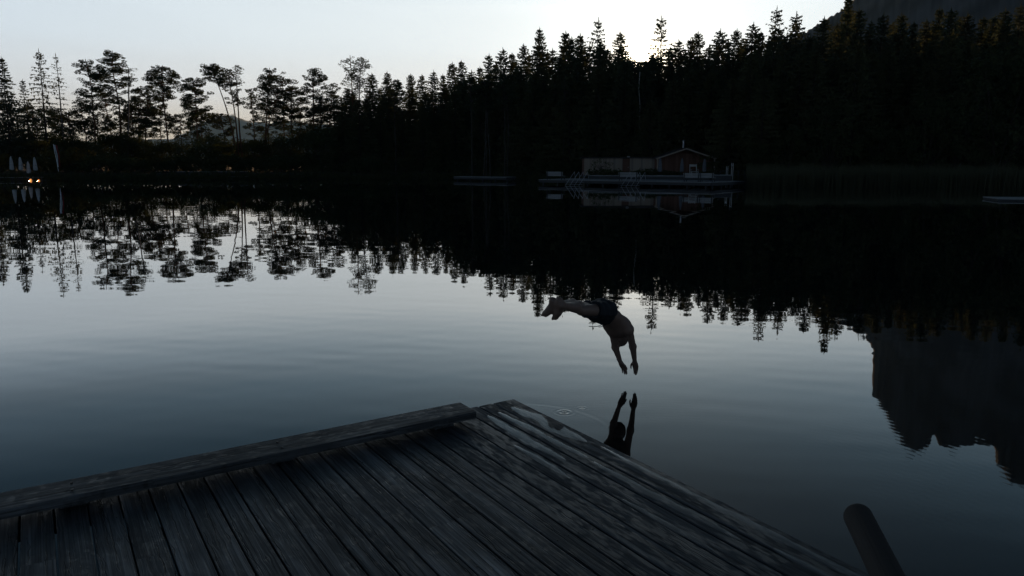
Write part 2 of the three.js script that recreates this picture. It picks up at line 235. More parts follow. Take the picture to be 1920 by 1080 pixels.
{
  const deck = thing('bathing_deck', 'weathered grey timber bathing deck with long boards reaching out over the lake', 'deck', CORNER.toArray());
  deck.rotation.y = Math.atan2(A.x, A.z);                                   // local +z runs along the boards, local -x across them (B)
  const sgn = V(1, 0, 0).applyAxisAngle(V(0, 1, 0), deck.rotation.y).dot(B) > 0 ? 1 : -1;
  const edges = [0, .222, .365, .52, .69, .855, 1.01, 1.165, 1.33, 1.49, 1.67, 1.84, 2.0, 2.135, 2.295, 2.465, 2.61, 2.77, 2.942, 3.11, 3.28, 3.455, 3.626]; while (edges.at(-1) < 9) edges.push(edges.at(-1) + .171);
  const R = rng(5);
  for (let i = 0; i < edges.length - 1; i++) {
    const gap = .007 + R() * .006, w = edges[i + 1] - edges[i] - gap, m = i < 1 ? wetWood[0] : i < 6 ? wetWood[i % 2] : wood[Math.floor(R() * 4)];
    const b = part('board', boardGeo(w, .045, 10.5, R), m, deck); b.position.set(sgn * (edges[i] + gap / 2 + w / 2), (R() - .5) * .004, (R() - .5) * .012); b.rotation.z = (R() - .5) * .008;
    if (i > 3) for (const [dx, z] of [[-.3, .62], [.3, .62], [-.3, 2.2], [.3, 2.2], [-.3, 3.8], [.3, 3.8]]) { const s = part('screw', screwGeo(), screwMat(), b); s.position.set(dx * w + (R() - .5) * .01, .0012, z + (R() - .5) * .02); }
  }
  const beam = part('edge_beam', boardGeo(.275, .055, 8.2, R, 40, .009), beamWood, deck); beam.rotation.y = sgn * Math.PI / 2; beam.position.set(sgn * .6, .105, .25);
  for (let b = .85; b < 8.6; b += 1.25) part('spacer_block', box(.16, .047, .15, sgn * b, .025, .24), frameWood, deck);
  for (let b = .85; b < 8.6; b += 1.25) for (const z of [.19, .31]) { const s = part('screw', screwGeo(), screwMat(), deck); s.scale.setScalar(2); s.position.set(sgn * b, .106, z); }
  for (const a of [.12, 2.4, 4.8, 7.2, 9.8]) part('joist', box(9, .16, .1, sgn * 4.55, -.132, a), frameWood, deck);
  part('side_beam', box(.06, .18, 10.2, sgn * .08, -.2, 5.2), frameWood, deck);
  for (const b of [.25, 3, 6, 8.8]) for (const a of [.5, 4, 7.8]) part('pile', new THREE.CylinderGeometry(.11, .12, 2.2, 12).translate(sgn * b, -1.3, a), frameWood, deck);
}
function screwGeo() { return screwGeo.g ||= new THREE.CylinderGeometry(.0042, .0042, .003, 8); }
function screwMat() { return screwMat.m ||= mat(.12, .11, .1, .45, { metalness: .8 }); }

{ // films of water left on the outer boards
  const film = new THREE.MeshPhysicalMaterial({ color: lin(1, 1, 1), transmission: 1, thickness: 0, roughness: .03, ior: 1.333 });
  const spots = [[.18, 1.15, .135, .13, 'broad'], [1.25, 3.95, .085, .07, 'long'], [.22, 1.4, .295, .075], [1.45, 2.75, .30, .07], [.25, 1.35, .445, .10], [2.0, 2.75, .50, .06], [.9, 1.6, .60, .05], [2.9, 4.3, .22, .09]];
  const R = rng(19);
  spots.forEach(([a0, a1, b, w, note]) => {
    const n = 90, up = [], dn = [], s = R() * 90;
    for (let i = 0; i <= n; i++) { const t = i / n, env = Math.pow(Math.sin(Math.PI * t), .45), a = a0 + (a1 - a0) * t, mid = b + (fbm(a * 1.7, s, 3, 2) - .5) * w * .9; up.push([a, mid + w * env * (.22 + .55 * fbm(a * 5, s + 9, 4, 3))]); dn.push([a, mid - w * env * (.22 + .55 * fbm(a * 5, s + 19, 4, 4))]); }
    const pos = [], idx = []; for (let i = 0; i <= n; i++) for (const [a, bb, y] of [[up[i][0], up[i][1], .0022], [up[i][0], (up[i][1] + dn[i][1]) / 2, .0034], [dn[i][0], dn[i][1], .0022]]) { const p = deckPoint(a, bb, y + .0015); pos.push(p.x, p.y, p.z); }
    for (let i = 0; i < n; i++) for (const k of [0, 1]) { const q = i * 3 + k; idx.push(q, q + 3, q + 1, q + 1, q + 3, q + 4); }
    const g = new THREE.BufferGeometry(); g.setAttribute('position', new THREE.Float32BufferAttribute(pos, 3)); g.setIndex(idx); g.computeVertexNormals();
    solid('puddle', g, film, note === 'broad' ? 'shallow puddle on the outermost deck board at the corner' : note === 'long' ? 'long thin streak of water along the outer edge of the deck' : 'narrow film of water lying along a wet deck board', 'puddle', 'puddles on the wet deck boards');
  });
}
{ // round handrail that ends beside the camera
  const tip = at(1603, 957, 3.08), near = at(1660, 1072, 2.68), dir = near.clone().sub(tip).normalize();
  const h = thing('handrail', 'thick round wooden handrail with a rounded end beside the deck edge', 'handrail');
  const pts = []; for (let i = 0; i <= 10; i++) { const a = i / 10 * Math.PI / 2; pts.push(new THREE.Vector2(Math.sin(a) * .06 + 1e-4, .05 - Math.cos(a) * .05)); } pts.push(new THREE.Vector2(.0605, .4), new THREE.Vector2(.061, 2.6));
  const g = new THREE.LatheGeometry(pts, 28); g.applyQuaternion(new THREE.Quaternion().setFromUnitVectors(V(0, 1, 0), dir)); g.translate(tip.x, tip.y, tip.z);
  part('rail', g, mat(.05, .045, .042, .9, { bumpMap: wBmp, bumpScale: .002 }), h);
  for (const t of [.95, 2.3]) { const p = tip.clone().addScaledVector(dir, t); part('post', bar(V(p.x, DECK_Y, p.z), V(p.x, p.y - .02, p.z), .055, .05, 14), frameWood, h); }
}

// ───────────────────────── trees ─────────────────────────
const leafy = (r, g, b, t = .35) => new THREE.MeshPhysicalMaterial({ color: lin(r, g, b), roughness: 1, transmission: t, thickness: 0, side: THREE.DoubleSide, specularIntensity: .2 });
const needles = [leafy(.082, .100, .056, .36), leafy(.074, .090, .058, .36), leafy(.094, .105, .05, .36)];
const pineNeedles = leafy(.06, .078, .042), leafMat = [leafy(.06, .075, .02, .5), leafy(.07, .09, .04, .4), leafy(.1, .09, .025, .55)], bark = mat(.05, .04, .033, .95), redBark = mat(.11, .06, .035, .95), paleBark = mat(.35, .34, .31, .8), greyBark = mat(.12, .115, .11, .9);
function trunkGeo(pts, r0, r1, seg = 7) { // tapered tube through points
  const curve = new THREE.CatmullRomCurve3(pts), n = Math.max(6, pts.length * 3), g = new THREE.TubeGeometry(curve, n, 1, seg), p = g.attributes.position, per = seg + 1;
  for (let i = 0; i <= n; i++) { const c = curve.getPointAt(i / n), r = r0 + (r1 - r0) * Math.pow(i / n, .85); for (let k = 0; k < per; k++) { const q = i * per + k; p.setXYZ(q, c.x + (p.getX(q) - c.x) * r, c.y + (p.getY(q) - c.y) * r, c.z + (p.getZ(q) - c.z) * r); } }
  g.computeVertexNormals(); return g;
}
// spruce: whorls of drooping limbs, each limb a spray of twigs
function spruceParts(seed, H, { low = .1, spread = .15, open = 0, droop = .5, top = 1 } = {}) {
  const R = rng(seed), T = new Tris(), wood = [trunkGeo([V(0, -.4, 0), V((R() - .5) * .3, H * .4, (R() - .5) * .3), V((R() - .5) * .2, H * .8, 0), V(0, H, 0)], H * .0125, .02)];
  let y = H * low; const dens = 1 - open;
  while (y < H * .985) {
    const t = y / H, env = Math.pow(1 - t, .68) * (.75 + .25 * sstep(low, low + .15, t)), n = Math.max(3, Math.round((4.2 + 3 * (1 - t)) * (.75 + .25 * dens))), ph = R() * 6.3;
    for (let k = 0; k < n; k++) {
      const az = ph + k / n * 6.283 + (R() - .5) * .5, L = H * spread * env * (.62 + .55 * R()) + .18; if (R() < open * .35) continue;
      const dir = V(Math.cos(az), 0, Math.sin(az)), side = V(-dir.z, 0, dir.x), base = y + (R() - .5) * (.1 + .6 * (1 - t)), up = .10 * (1 - t) + .5 * sstep(.75, 1, t) * top;
      const pt = s => V(dir.x * L * s, base + L * (up * s - droop * s * s * (1 - .55 * t) + .16 * s * s * s), dir.z * L * s);
      const m = Math.max(4, Math.round(L / .32 * (.5 + .5 * dens)));
      { const a = pt(.02), b = pt(.5), c = pt(1), w = .03 + .015 * L; T.tri(a.clone().addScaledVector(side, w), a.clone().addScaledVector(side, -w), b); T.tri(b.clone().add(V(0, w * .6, 0)), b.clone().add(V(0, -w * .6, 0)), c); }
      for (let j = 0; j < m; j++) {
        const s = .14 + .86 * (j + .6 * R()) / m, p = pt(Math.min(1, s)), tw = (.26 + .36 * (1 - s) + .14 * R()) * Math.min(1.35, .5 + L * .24), sd = j % 2 ? 1 : -1;
        const tip = p.clone().addScaledVector(side, sd * tw * (.75 + .4 * R())).addScaledVector(dir, tw * .65).add(V(0, -tw * (.25 + .55 * R()), 0)), w = .06 + .05 * R() + .07 * dens;
        T.tri(p.clone().addScaledVector(dir, w), p.clone().addScaledVector(dir, -w), tip);
        if (R() < .75 * dens) { const hang = p.clone().add(V((R() - .5) * .12, -(.2 + .45 * R()) * Math.min(1.3, .35 + L * .3), (R() - .5) * .12)); T.tri(p.clone().addScaledVector(dir, w * 1.2), p.clone().addScaledVector(dir, -w * 1.2), hang); }
        if (j === m - 1) { const e = pt(1.06); T.tri(p.clone().addScaledVector(side, w), p.clone().addScaledVector(side, -w), e.add(V(0, .05, 0))); }
      }
    }
    if (!open || R() < .5) puff(T, R, V(0, y, 0), .12 + H * spread * env * .34, .3, .12 + H * spread * env * .34, 5 + Math.round(16 * env), .3);
    y += (.2 + .26 * R() + .26 * (1 - t)) * (H / 20) * (1 + open * .8);
  }
  for (let i = 0; i < 5; i++) { const yy = H * (.955 + .01 * i); T.tri(V(.07, yy, 0), V(-.07, yy, 0), V((R() - .5) * .1, yy + .5, 0)); T.tri(V(0, yy, .07), V(0, yy, -.07), V(0, yy + .45, (R() - .5) * .1)); }
  return { trunk: merge(wood), crown: T.geo() };
}
function puff(T, R, c, rx, ry, rz, n, size) { // a clump of needle tufts or leaves
  for (let i = 0; i < n; i++) {
    let x, y, z, q; do { x = R() * 2 - 1; y = R() * 2 - 1; z = R() * 2 - 1; q = x * x + y * y + z * z; } while (q > 1); const f = Math.pow(q, -.18);
    const p = V(c.x + x * rx * f, c.y + y * ry * f, c.z + z * rz * f), s = size * (.55 + .8 * R()), a = V(R() - .5, (R() - .5) * .8, R() - .5).normalize(), b = V(R() - .5, R() - .5, R() - .5).cross(a).normalize();
    T.tri(p.clone().addScaledVector(a, s), p.clone().addScaledVector(a, -s * .35).addScaledVector(b, s * .45), p.clone().addScaledVector(a, -s * .35).addScaledVector(b, -s * .45));
    if (R() < .5) T.tri(p.clone().addScaledVector(b, s * .8), p.clone().addScaledVector(b, -s * .3).addScaledVector(a, s * .4), p.clone().addScaledVector(b, -s * .3).addScaledVector(a, -s * .4));
  }
}
function trunkPoint(path, t) { const n = path.length - 1, f = clamp(t, 0, .9999) * n, k = Math.floor(f); return path[k].clone().lerp(path[k + 1], f - k); }
// Scots pine: bare bent trunk, flat-topped clumps on crooked limbs. path: trunk points from the foot; W(t): half-width by height share
function pineParts(seed, path, t0, W, clumps, { tuft = .165, per = 112, flat = .42, fork, thick = .0095 } = {}) {
  const R = rng(seed), T = new Tris(), H = path.at(-1).y, limbs = [trunkGeo(path, thick * H + .03, .045, 8)]; clumps = Math.round(clumps * 1.65);
  if (fork) limbs.push(trunkGeo(fork, .11, .04, 7));
  for (let i = 0; i < clumps; i++) {
    const t = t0 + (1 - t0) * Math.pow((i + .5 * R()) / clumps, .92), from = trunkPoint(fork && R() < .42 ? fork : path, t - .03), w = W(t), az = R() * 6.283, reach = w * (.25 + .75 * Math.sqrt(R()));
    const c = V(from.x + Math.cos(az) * reach, from.y + .25 + reach * .22 * (R() - .15), from.z + Math.sin(az) * reach);
    limbs.push(trunkGeo([from, from.clone().lerp(c, .5).add(V((R() - .5) * .3, -.12 * reach, (R() - .5) * .3)), c], .05 + .012 * reach, .018, 5));
    const s = (.3 + .55 * R()) * Math.min(1.25, .55 + w * .3); puff(T, R, c, s, s * flat, s, Math.round(per * s * s * 1.5), tuft);
    if (R() < .45) puff(T, R, c.clone().add(V((R() - .5) * s * 1.6, (R() - .3) * s * .7, (R() - .5) * s * 1.6)), s * .6, s * flat * .55, s * .6, Math.round(per * .5 * s), tuft * .9);
  }
  for (let i = 0; i < 5; i++) { const t = t0 * (.55 + .4 * R()), from = trunkPoint(path, t), az = R() * 6.283, L = .4 + R() * 1.1; limbs.push(bar(from, from.clone().add(V(Math.cos(az) * L, -.1 - .25 * R(), Math.sin(az) * L)), .03, .008, 4)); }
  return { trunk: merge(limbs), crown: T.geo() };
}
function addTree(name, label, category, group, parts, pos, trunkMat, crownMat, turn = 0, scale = 1) {
  const g = thing(name, label, category, pos, turn, group); part('trunk', parts.trunk, trunkMat, g); if (parts.crown) part('crown', parts.crown, crownMat, g); g.scale.setScalar(scale); return g;
}
// skyline of the wood, photo pixels: [column, row of the tip, spread class]
const TIPS = [[697, 138], [726, 134], [748, 152], [770, 139], [791, 140], [813, 133], [830, 140], [848, 118], [865, 114], [884, 132], [900, 126], [917, 102], [930, 118], [943, 91], [960, 100], [982, 83], [1012, 53], [1036, 92], [1061, 60], [1072, 70], [1088, 64], [1105, 84], [1122, 35], [1140, 92], [1163, 60], [1182, 104], [1222, 104], [1240, 31], [1256, 88], [1273, 75], [1295, 73], [1309, 60], [1330, 86], [1351, 56], [1366, 76], [1382, 55], [1398, 74], [1413, 44], [1427, 60], [1442, 74], [1457, 14], [1476, 62], [1494, 24], [1520, 66], [1546, 33], [1570, 44], [1592, -6], [1611, 17], [1634, 40], [1657, 26], [1674, 44], [1691, 26], [1714, 42], [1738, 36], [1762, 15], [1784, 17], [1800, 34], [1815, 25], [1845, 33], [1866, 30], [1886, 18], [1915, 8], [1950, 12], [1990, 2], [2040, 6]];
const NOTCH = [[1172, 108, 9], [1190, 112, 14], [1203, 110, 20], [1198, 113, 28], [1212, 112, 11], [1210, 114, 34], [1226, 108, 16], [1232, 106, 26], [1185, 110, 36], [1217, 113, 23]];
const skyline = u => lerpTable(TIPS.map(([a, b]) => [a, b]), u);
const SPRUCE_H = 20, spruces = [], R0 = rng(404);
const kinds = [[101, { spread: .2, droop: .5 }], [102, { spread: .225, droop: .46 }], [103, { spread: .18, droop: .55 }], [104, { spread: .23, droop: .42, low: .06 }], [105, { spread: .215, droop: .42, open: .22 }], [106, { spread: .24, droop: .35, low: .04 }]];
kinds.forEach(([s, o]) => { spruces.push(spruceParts(s, SPRUCE_H, o)); });
function standSpruce(u, v, d, kind, label, group) {
  const top = at(u, v, d), gy = groundY(top.x, top.z), sc = (top.y - gy) / SPRUCE_H; if (sc < .12) return null;
  const g = addTree('spruce_tree', label, 'spruce', group, spruces[kind], [top.x, gy - .05, top.z], bark, needles[kind % 3], R0() * 6.3, 1); const w = Math.max(.55, Math.min(1.25, Math.sqrt(sc) * (.95 + .32 * R0()))); g.scale.set(w, sc, w); return g;
}
const depthOf = u => { const az = Math.atan((u - 960) / FOCAL) / D2R; return shoreAt(az) * Math.cos(az * D2R); };
TIPS.forEach(([u, v], i) => standSpruce(u, v, depthOf(u) + 17 + (i * 7 % 11), v < 40 && u < 1500 ? 4 : i % 4, 'pointed dark spruce whose tip rises above the wood behind the cabin', 'spruces on the skyline of the wood'));
NOTCH.forEach(([u, v, q], i) => standSpruce(u, v, depthOf(u) + q, [3, 1, 5][i % 3], 'spruce in the low gap of the skyline where the sun stands', 'spruces in the gap of the skyline'));
{ // the wood below the skyline, several rows deep
  const R = rng(61);
  for (let row = 0; row < 4; row++) for (let u = 640 + row * 9; u < 2080; u += 30 + R() * 12) {
    const uu = u + (R() - .5) * 14, s = skyline(uu), gap = row === 0 ? 36 + 50 * R() : row === 1 ? 26 + 34 * R() : row === 2 ? 20 + 26 * R() : 13 + 24 * R();
    if (row === 0 && uu > 1085 && uu < 1350 && R() < .2) continue;
    const sun = uu > 1165 && uu < 1238;
    standSpruce(uu, Math.max(s + gap, sun ? 104 : 0), depthOf(uu) + [7, 12, 24, 33][row] + R() * 4, [5, 3, 1, 0][row], ['low-branched dark spruce near the water in front of the wood', 'dark spruce in the wood close behind the shore', 'dark spruce deep inside the wood', 'dark spruce at the back of the wood'][row], ['spruces at the front of the wood', 'spruces in the wood', 'spruces deep in the wood', 'spruces at the back of the wood'][row]);
  }
}
// left shore: spruces and larches first, then the pines
{
  const L = (u, v, d, parts, label, tm = bark, cm = needles[1], name = 'spruce_tree', cat = 'spruce', turn = 0) => { const top = at(u, v, d), gy = groundY(top.x, top.z), g = addTree(name, label, cat, undefined, parts, [top.x, gy - .05, top.z], tm, cm, turn); const sc = (top.y - gy) / SPRUCE_H; g.scale.set(Math.sqrt(sc), sc, Math.sqrt(sc)); };
  L(2, 108, 118, spruceParts(201, 20, { spread: .19, low: .05, droop: .42 }), 'broad dark spruce at the end of the left shore behind the folded parasols');
  L(-42, 120, 120, spruces[1], 'dark spruce standing left of the folded parasols beyond the picture');
  L(42, 150, 124, spruceParts(203, 20, { spread: .15, low: .2, droop: .3, open: .25 }), 'shorter spruce beside the open larch above the folded parasols');
  L(72, 93, 126, spruceParts(205, 20, { spread: .215, low: .16, droop: .4, open: .42 }), 'tall open larch with long thin drooping branches above the parasols', bark, needles[2], 'larch_tree', 'larch');
  L(104, 102, 129, spruceParts(206, 20, { spread: .17, low: .25, droop: .42, open: .8 }), 'nearly bare thin larch with only a few twigs beside the open larch', greyBark, needles[2], 'larch_tree', 'larch');
  L(133, 240, 122, spruces[5], 'small spruce among the bushes under the bare larch');
}
function pine(u, v, uFoot, d, crownRow, half, clumps, seed, label, o = {}) {
  const top = at(u, v, d), foot = at(uFoot, 312, d), gy = groundY(foot.x, foot.z), H = top.y - gy, R = rng(seed * 3 + 1), dx = top.x - foot.x, bend = o.bend ?? (R() - .5) * .9;
  const path = [0, .3, .55, .8, 1].map((t, i) => V(dx * Math.pow(t, o.pow ?? 1) + Math.sin(t * Math.PI) * bend + (i % 4 ? (R() - .5) * .25 : 0), H * t - (t ? 0 : .3), (R() - .5) * .8 * t));
  const px = FOCAL / d, W = half / px, cr = at(u, crownRow, d).y - gy, t0 = clamp(cr / H, .2, .92);
  const prof = o.prof || (t => { const s = (t - t0) / (1 - t0); return W * (.35 + .65 * Math.sin(Math.PI * Math.pow(1 - s, .8) * .85 + .15)) * (s > .9 ? .75 : 1); });
  const fork = o.fork ? path.map((p, i) => i < 2 ? p.clone() : p.clone().add(V(o.fork / px * (i - 1) / 3, -H * .03 * (i - 1), .3 * i))) : undefined;
  return addTree('pine_tree', label, 'pine', o.group, pineParts(seed, path, t0, prof, clumps, { ...o, fork }), [foot.x, gy, foot.z], o.trunk || redBark, pineNeedles);
}
pine(162, 111, 176, 128, 226, 27, 40, 301, 'broad pine with layered clumps between the bare larch and the tallest pine', { bend: .6 });
pine(150, 190, 168, 134, 262, 26, 26, 302, 'low shadowy pine behind the broad layered pine');
pine(212, 95, 236, 130, 205, 25, 46, 303, 'tallest pine of the left shore with a narrow crown', { bend: -.2 });
pine(196, 170, 213, 138, 250, 24, 26, 311, 'pine with thin trunk behind the tallest pine');
pine(243, 127, 240, 126, 150, 15, 8, 304, 'half dead pine with forked bare top beside the tallest pine', { per: 34, fork: 8, trunk: greyBark });
pine(303, 122, 324, 130, 200, 27, 38, 305, 'round-crowned pine standing alone in front of the open sky', { bend: -.4 });
pine(279, 160, 276, 136, 262, 30, 40, 306, 'dense low pine left of the round-crowned pine');
pine(258, 180, 262, 140, 262, 24, 26, 312, 'short pine filling the gap beside the half dead pine');
pine(361, 146, 372, 128, 240, 27, 44, 307, 'bushy pine left of the two leaning pines');
pine(395, 120, 443, 126, 168, 24, 26, 308, 'leaning pine whose long bare trunk curves up to the left', { bend: .7, pow: 1.2 });
pine(424, 128, 448, 129, 205, 16, 24, 309, 'slimmer leaning pine just behind the curved one', { bend: .4 });
pine(441, 122, 458, 127, 168, 14, 12, 310, 'thin pine with a small sparse crown beside the leaning pines', { per: 40 });
pine(378, 205, 392, 136, 268, 24, 24, 313, 'low pine behind the leaning trunks');
pine(472, 170, 480, 138, 262, 20, 20, 318, 'small pine in shadow left of the wide forked pine', {});
pine(505, 127, 491, 126, 206, 32, 44, 314, 'wide forked pine in the middle of the left shore', { fork: 30, bend: .2 });
pine(547, 164, 560, 130, 225, 26, 32, 315, 'wind-bent pine right of the wide forked pine', { bend: -.6 });
pine(591, 128, 594, 126, 232, 22, 40, 316, 'upright pine with a square top left of the slender tall pines', {});
pine(624, 156, 616, 130, 240, 17, 24, 317, 'smaller pine leaning against the square-topped pine', {});
pine(657, 104, 656, 124, 200, 18, 24, 319, 'slender tall pine with a thin see-through crown', { per: 44 });
pine(678, 107, 671, 122, 190, 20, 26, 320, 'slender tall pine with a long pale bare trunk', { trunk: mat(.085, .065, .05, .9), per: 50, thick: .007 });
for (const [u, v, uf, d, cr, half, n, seed] of [[600, 190, 604, 134, 268, 26, 26, 331], [640, 180, 642, 136, 262, 26, 28, 332], [530, 200, 532, 138, 268, 22, 20, 333], [340, 215, 344, 140, 268, 26, 22, 334], [225, 215, 228, 142, 268, 24, 18, 335], [100, 205, 104, 138, 268, 26, 24, 336], [20, 190, 22, 136, 268, 30, 26, 337], [62, 198, 66, 134, 262, 28, 26, 338], [128, 212, 130, 132, 264, 26, 24, 339], [185, 222, 190, 136, 262, 24, 20, 350], [246, 196, 250, 138, 264, 28, 28, 351], [300, 196, 304, 139, 264, 28, 26, 352], [415, 214, 420, 140, 264, 24, 20, 353], [505, 190, 508, 138, 262, 28, 26, 354], [565, 200, 566, 136, 264, 28, 26, 355], [622, 196, 624, 138, 262, 30, 30, 356]])
  pine(u, v, uf, d, cr, half, n, seed, 'low dark pine in the second row behind the left shore pines', { group: 'second row pines of the left shore' });
// bare trunks seen against the dark wood left of the cabin
for (const [u, uf, d, seed] of [[882, 885, 104, 341], [909, 905, 104, 342], [910, 912, 105, 343], [909, 919, 104, 344], [943, 945, 103, 345], [951, 951, 105, 346], [738, 742, 114, 347], [1058, 1056, 104, 348]])
  pine(u, 150, uf, d, 215, 18, 14, seed, 'pine with a straight pale bare trunk at the edge of the dark wood', { group: 'bare-trunked pines at the edge of the wood', trunk: mat(.05, .045, .042, .9), bend: .12, thick: .0035 });
{ // thin birch behind the cabin
  const d = 100, pts = [[1207, 318], [1205, 290], [1206, 262], [1199, 235], [1200, 200], [1198, 165], [1200, 135]].map(([u, v]) => at(u, v, d)), o = pts[0].clone().setY(groundY(pts[0].x, pts[0].z) - .1); pts[0].copy(o);
  const T = new Tris(), R = rng(8), loc = pts.map(p => p.clone().sub(o)); for (let i = 0; i < 26; i++) { const p = trunkPoint(loc, .55 + .45 * R()); puff(T, R, p.add(V((R() - .5) * 2.2, R() * .6, (R() - .5) * 2.2)), .5, .4, .5, 26, .12); }
  addTree('birch_tree', 'thin birch with a crooked white trunk rising behind the cabin roof', 'birch', undefined, { trunk: trunkGeo(loc, .09, .05, 8), crown: T.geo() }, o.toArray(), paleBark, leafMat[1]);
}
// ───────────────────────── bushes and reeds on the shore ─────────────────────────
function bushParts(seed, w, h, n = 26, leaf = .13) {
  const R = rng(seed), T = new Tris(), stems = [];
  for (let i = 0; i < n; i++) { const az = R() * 6.283, q = Math.sqrt(R()), y = h * (.25 + .7 * R()), rr = w * q * Math.sqrt(Math.max(.12, 1 - Math.pow(y / h - .38, 2) * 2.2)); const c = V(Math.cos(az) * rr, y, Math.sin(az) * rr), s = (.2 + .16 * R()) * (w + h) * (n > 40 ? .34 : .5); puff(T, R, c, s, s * .75, s, n > 40 ? 74 : 62, leaf * (.6 + .2 * h)); if (i % 3 === 0) { const q2 = n > 40 ? .25 : 1; stems.push(trunkGeo([V((R() - .5) * .2 * q2, -.05, (R() - .5) * .2 * q2), c.clone().multiplyScalar(.5).add(V(0, h * .05, 0)), c], .035 * q2, .012 * q2, 5)); } }
  return { trunk: merge(stems), crown: T.geo() };
}
const bushKinds = [bushParts(51, 1.1, 1, 30, .075), bushParts(52, .8, 1, 28, .075), bushParts(53, .62, 1, 26, .075), bushParts(54, .95, 1, 30, .1)];
const treeKinds = [bushParts(55, .55, 1, 58, .032), bushParts(56, .45, 1, 52, .034), bushParts(57, .62, 1, 64, .03)];
function bush(u, vTop, d, kind, label, group, m, name = 'bush', wide = 1) {
  const top = at(u, vTop, d), gy = groundY(top.x, top.z), h = top.y - gy; if (h < .3) return; const g = thing(name, label, name === 'bush' ? 'bush' : 'tree', [top.x, gy - .05, top.z], u * 1.7, group); const K = name === 'bush' ? bushKinds[kind] : treeKinds[kind % 3]; part(name === 'bush' ? 'stems' : 'trunk', K.trunk, bark, g); part(name === 'bush' ? 'foliage' : 'crown', K.crown, m, g); g.scale.set(h * wide, h, h * wide);
}
bush(127, 281, 112, 0, 'round golden bush beside the white and red banner', undefined, leafMat[2]);
bush(87, 298, 110, 1, 'small golden bush right of the folded parasols', undefined, leafMat[2]);
bush(-4, 290, 110, 1, 'small golden bush left of the folded parasols', undefined, leafMat[2]);
{
  const R = rng(71);
  for (let u = -120; u < 700; u += 11 + R() * 9) bush(u, 230 + 34 * fbm(u * .02, 1, 2, 3) - (u > 560 ? (u - 560) * .2 : 0) + R() * 22, 117 + R() * 16, Math.floor(R() * 4), 'dark leafy tree in the undergrowth behind the left shore', 'undergrowth trees of the left shore', leafMat[R() < .3 ? 0 : 1], 'leafy_tree', .9 + .35 * R());
  for (let u = 95; u < 720; u += 13 + R() * 12) bush(u, 290 + R() * 22, 109 + 3 * R() + 5 * sstep(100, 500, u), Math.floor(R() * 4), 'low dark bush on the bank of the left shore', 'bank bushes of the left shore', leafMat[1], 'bush', 1.1);
  for (let u = 720; u < 1090; u += 14 + R() * 10) bush(u, 298 + R() * 18, depthOf(u) + 3 + R() * 3, Math.floor(R() * 4), 'low dark bush at the foot of the wood left of the cabin', 'bushes at the foot of the wood', leafMat[1], 'bush', 1.1);
  for (const [u, v, k, n] of [[1560, 190, 2, 0], [1748, 178, 0, 0], [1800, 205, 1, 0], [1890, 95, 2, 0], [1648, 230, 1, 0], [1480, 232, 1, 0], [1700, 240, 0, 0], [1860, 230, 0, 0], [1420, 262, 1, 0]]) bush(u, v, depthOf(u) + 5, k, 'dark broadleaf tree at the edge of the wood above the reeds', 'broadleaf trees above the reeds', leafMat[1], 'leafy_tree', .8);
}
{ // reed bed along the right shore
  const R = rng(88), T = new Tris(); for (let i = 0; i < 5; i++) { const a = R() * 6.28, l = .2 + .35 * R(), y0 = .25 * i / 5, w = .012; const d = V(Math.cos(a), 0, Math.sin(a)), s = V(-d.z, 0, d.x); const p0 = V(0, y0, 0), p1 = d.clone().multiplyScalar(l * .25).setY(.55 + y0), p2 = d.clone().multiplyScalar(l * .6).setY(.75 + y0 + .2 * R()); T.quad(p0.clone().addScaledVector(s, w), p0.clone().addScaledVector(s, -w), p1.clone().addScaledVector(s, -w), p1.clone().addScaledVector(s, w)); T.tri(p1.clone().addScaledVector(s, w), p1.clone().addScaledVector(s, -w), p2); }
  const N = 7000, im = new THREE.InstancedMesh(T.geo(), leafy(.11, .115, .07, .35), N), m = new THREE.Matrix4(), q = new THREE.Quaternion();
  for (let i = 0; i < N; i++) { const az = 17.3 + R() * 24, D = shoreAt(az) - 5.5 + 7 * R(), x = Math.sin(az * D2R) * D, z = -Math.cos(az * D2R) * D, h = 1.75 + .5 * fbm(az * 1.3, 2, 3, 4) + .35 * (R() - .5); q.setFromAxisAngle(V(0, 1, 0), R() * 6.28); im.setMatrixAt(i, m.compose(V(x, Math.max(-.35, Math.min(groundY(x, z), .2)) - .05, z), q, V(1.1, h, 1.1))); }
  im.name = 'reeds'; tag(im, 'dense belt of tall reeds standing in the water along the right shore', 'reeds', null, 'stuff'); im.castShadow = im.receiveShadow = true; scene.add(im);
  const N2 = 5000, g2 = new THREE.InstancedMesh(T.geo(), leafy(.07, .08, .035, .35), N2);
  for (let i = 0; i < N2; i++) { const az = -38 + R() * 55, D = shoreAt(az) + 1.2 - 2.4 * R() + (R() < .3 ? 4 * R() : 0), x = Math.sin(az * D2R) * D, z = -Math.cos(az * D2R) * D; q.setFromAxisAngle(V(0, 1, 0), R() * 6.28); g2.setMatrixAt(i, m.compose(V(x, groundY(x, z) - .05, z), q, V(1.6, .45 + .7 * R() * fbm(az * 2, 5, 3, 4), 1.6))); }
  g2.name = 'bank_grass'; tag(g2, 'rough grass and sedge along the bank of the lake', 'grass', null, 'stuff'); scene.add(g2);
}

// ───────────────────────── far docks, cabin, shore furniture ─────────────────────────
const greyPlank = mat(.27, .28, .29, .5), sidePlank = mat(.05, .053, .057, .8), whitePaint = mat(.45, .45, .44, .55), steel = mat(.55, .57, .6, .32, { metalness: 1 }), cabinWood = [mat(.30, .24, .19, .8), mat(.21, .175, .145, .8), mat(.30, .25, .2, .8), mat(.25, .195, .155, .8)], darkPlank = mat(.125, .06, .04, .8), roofMat = mat(.05, .045, .045, .8), canvasWhite = mat(.42, .44, .46, .9), glassDark = mat(.01, .012, .014, .08), soil = mat(.06, .055, .035, .95);
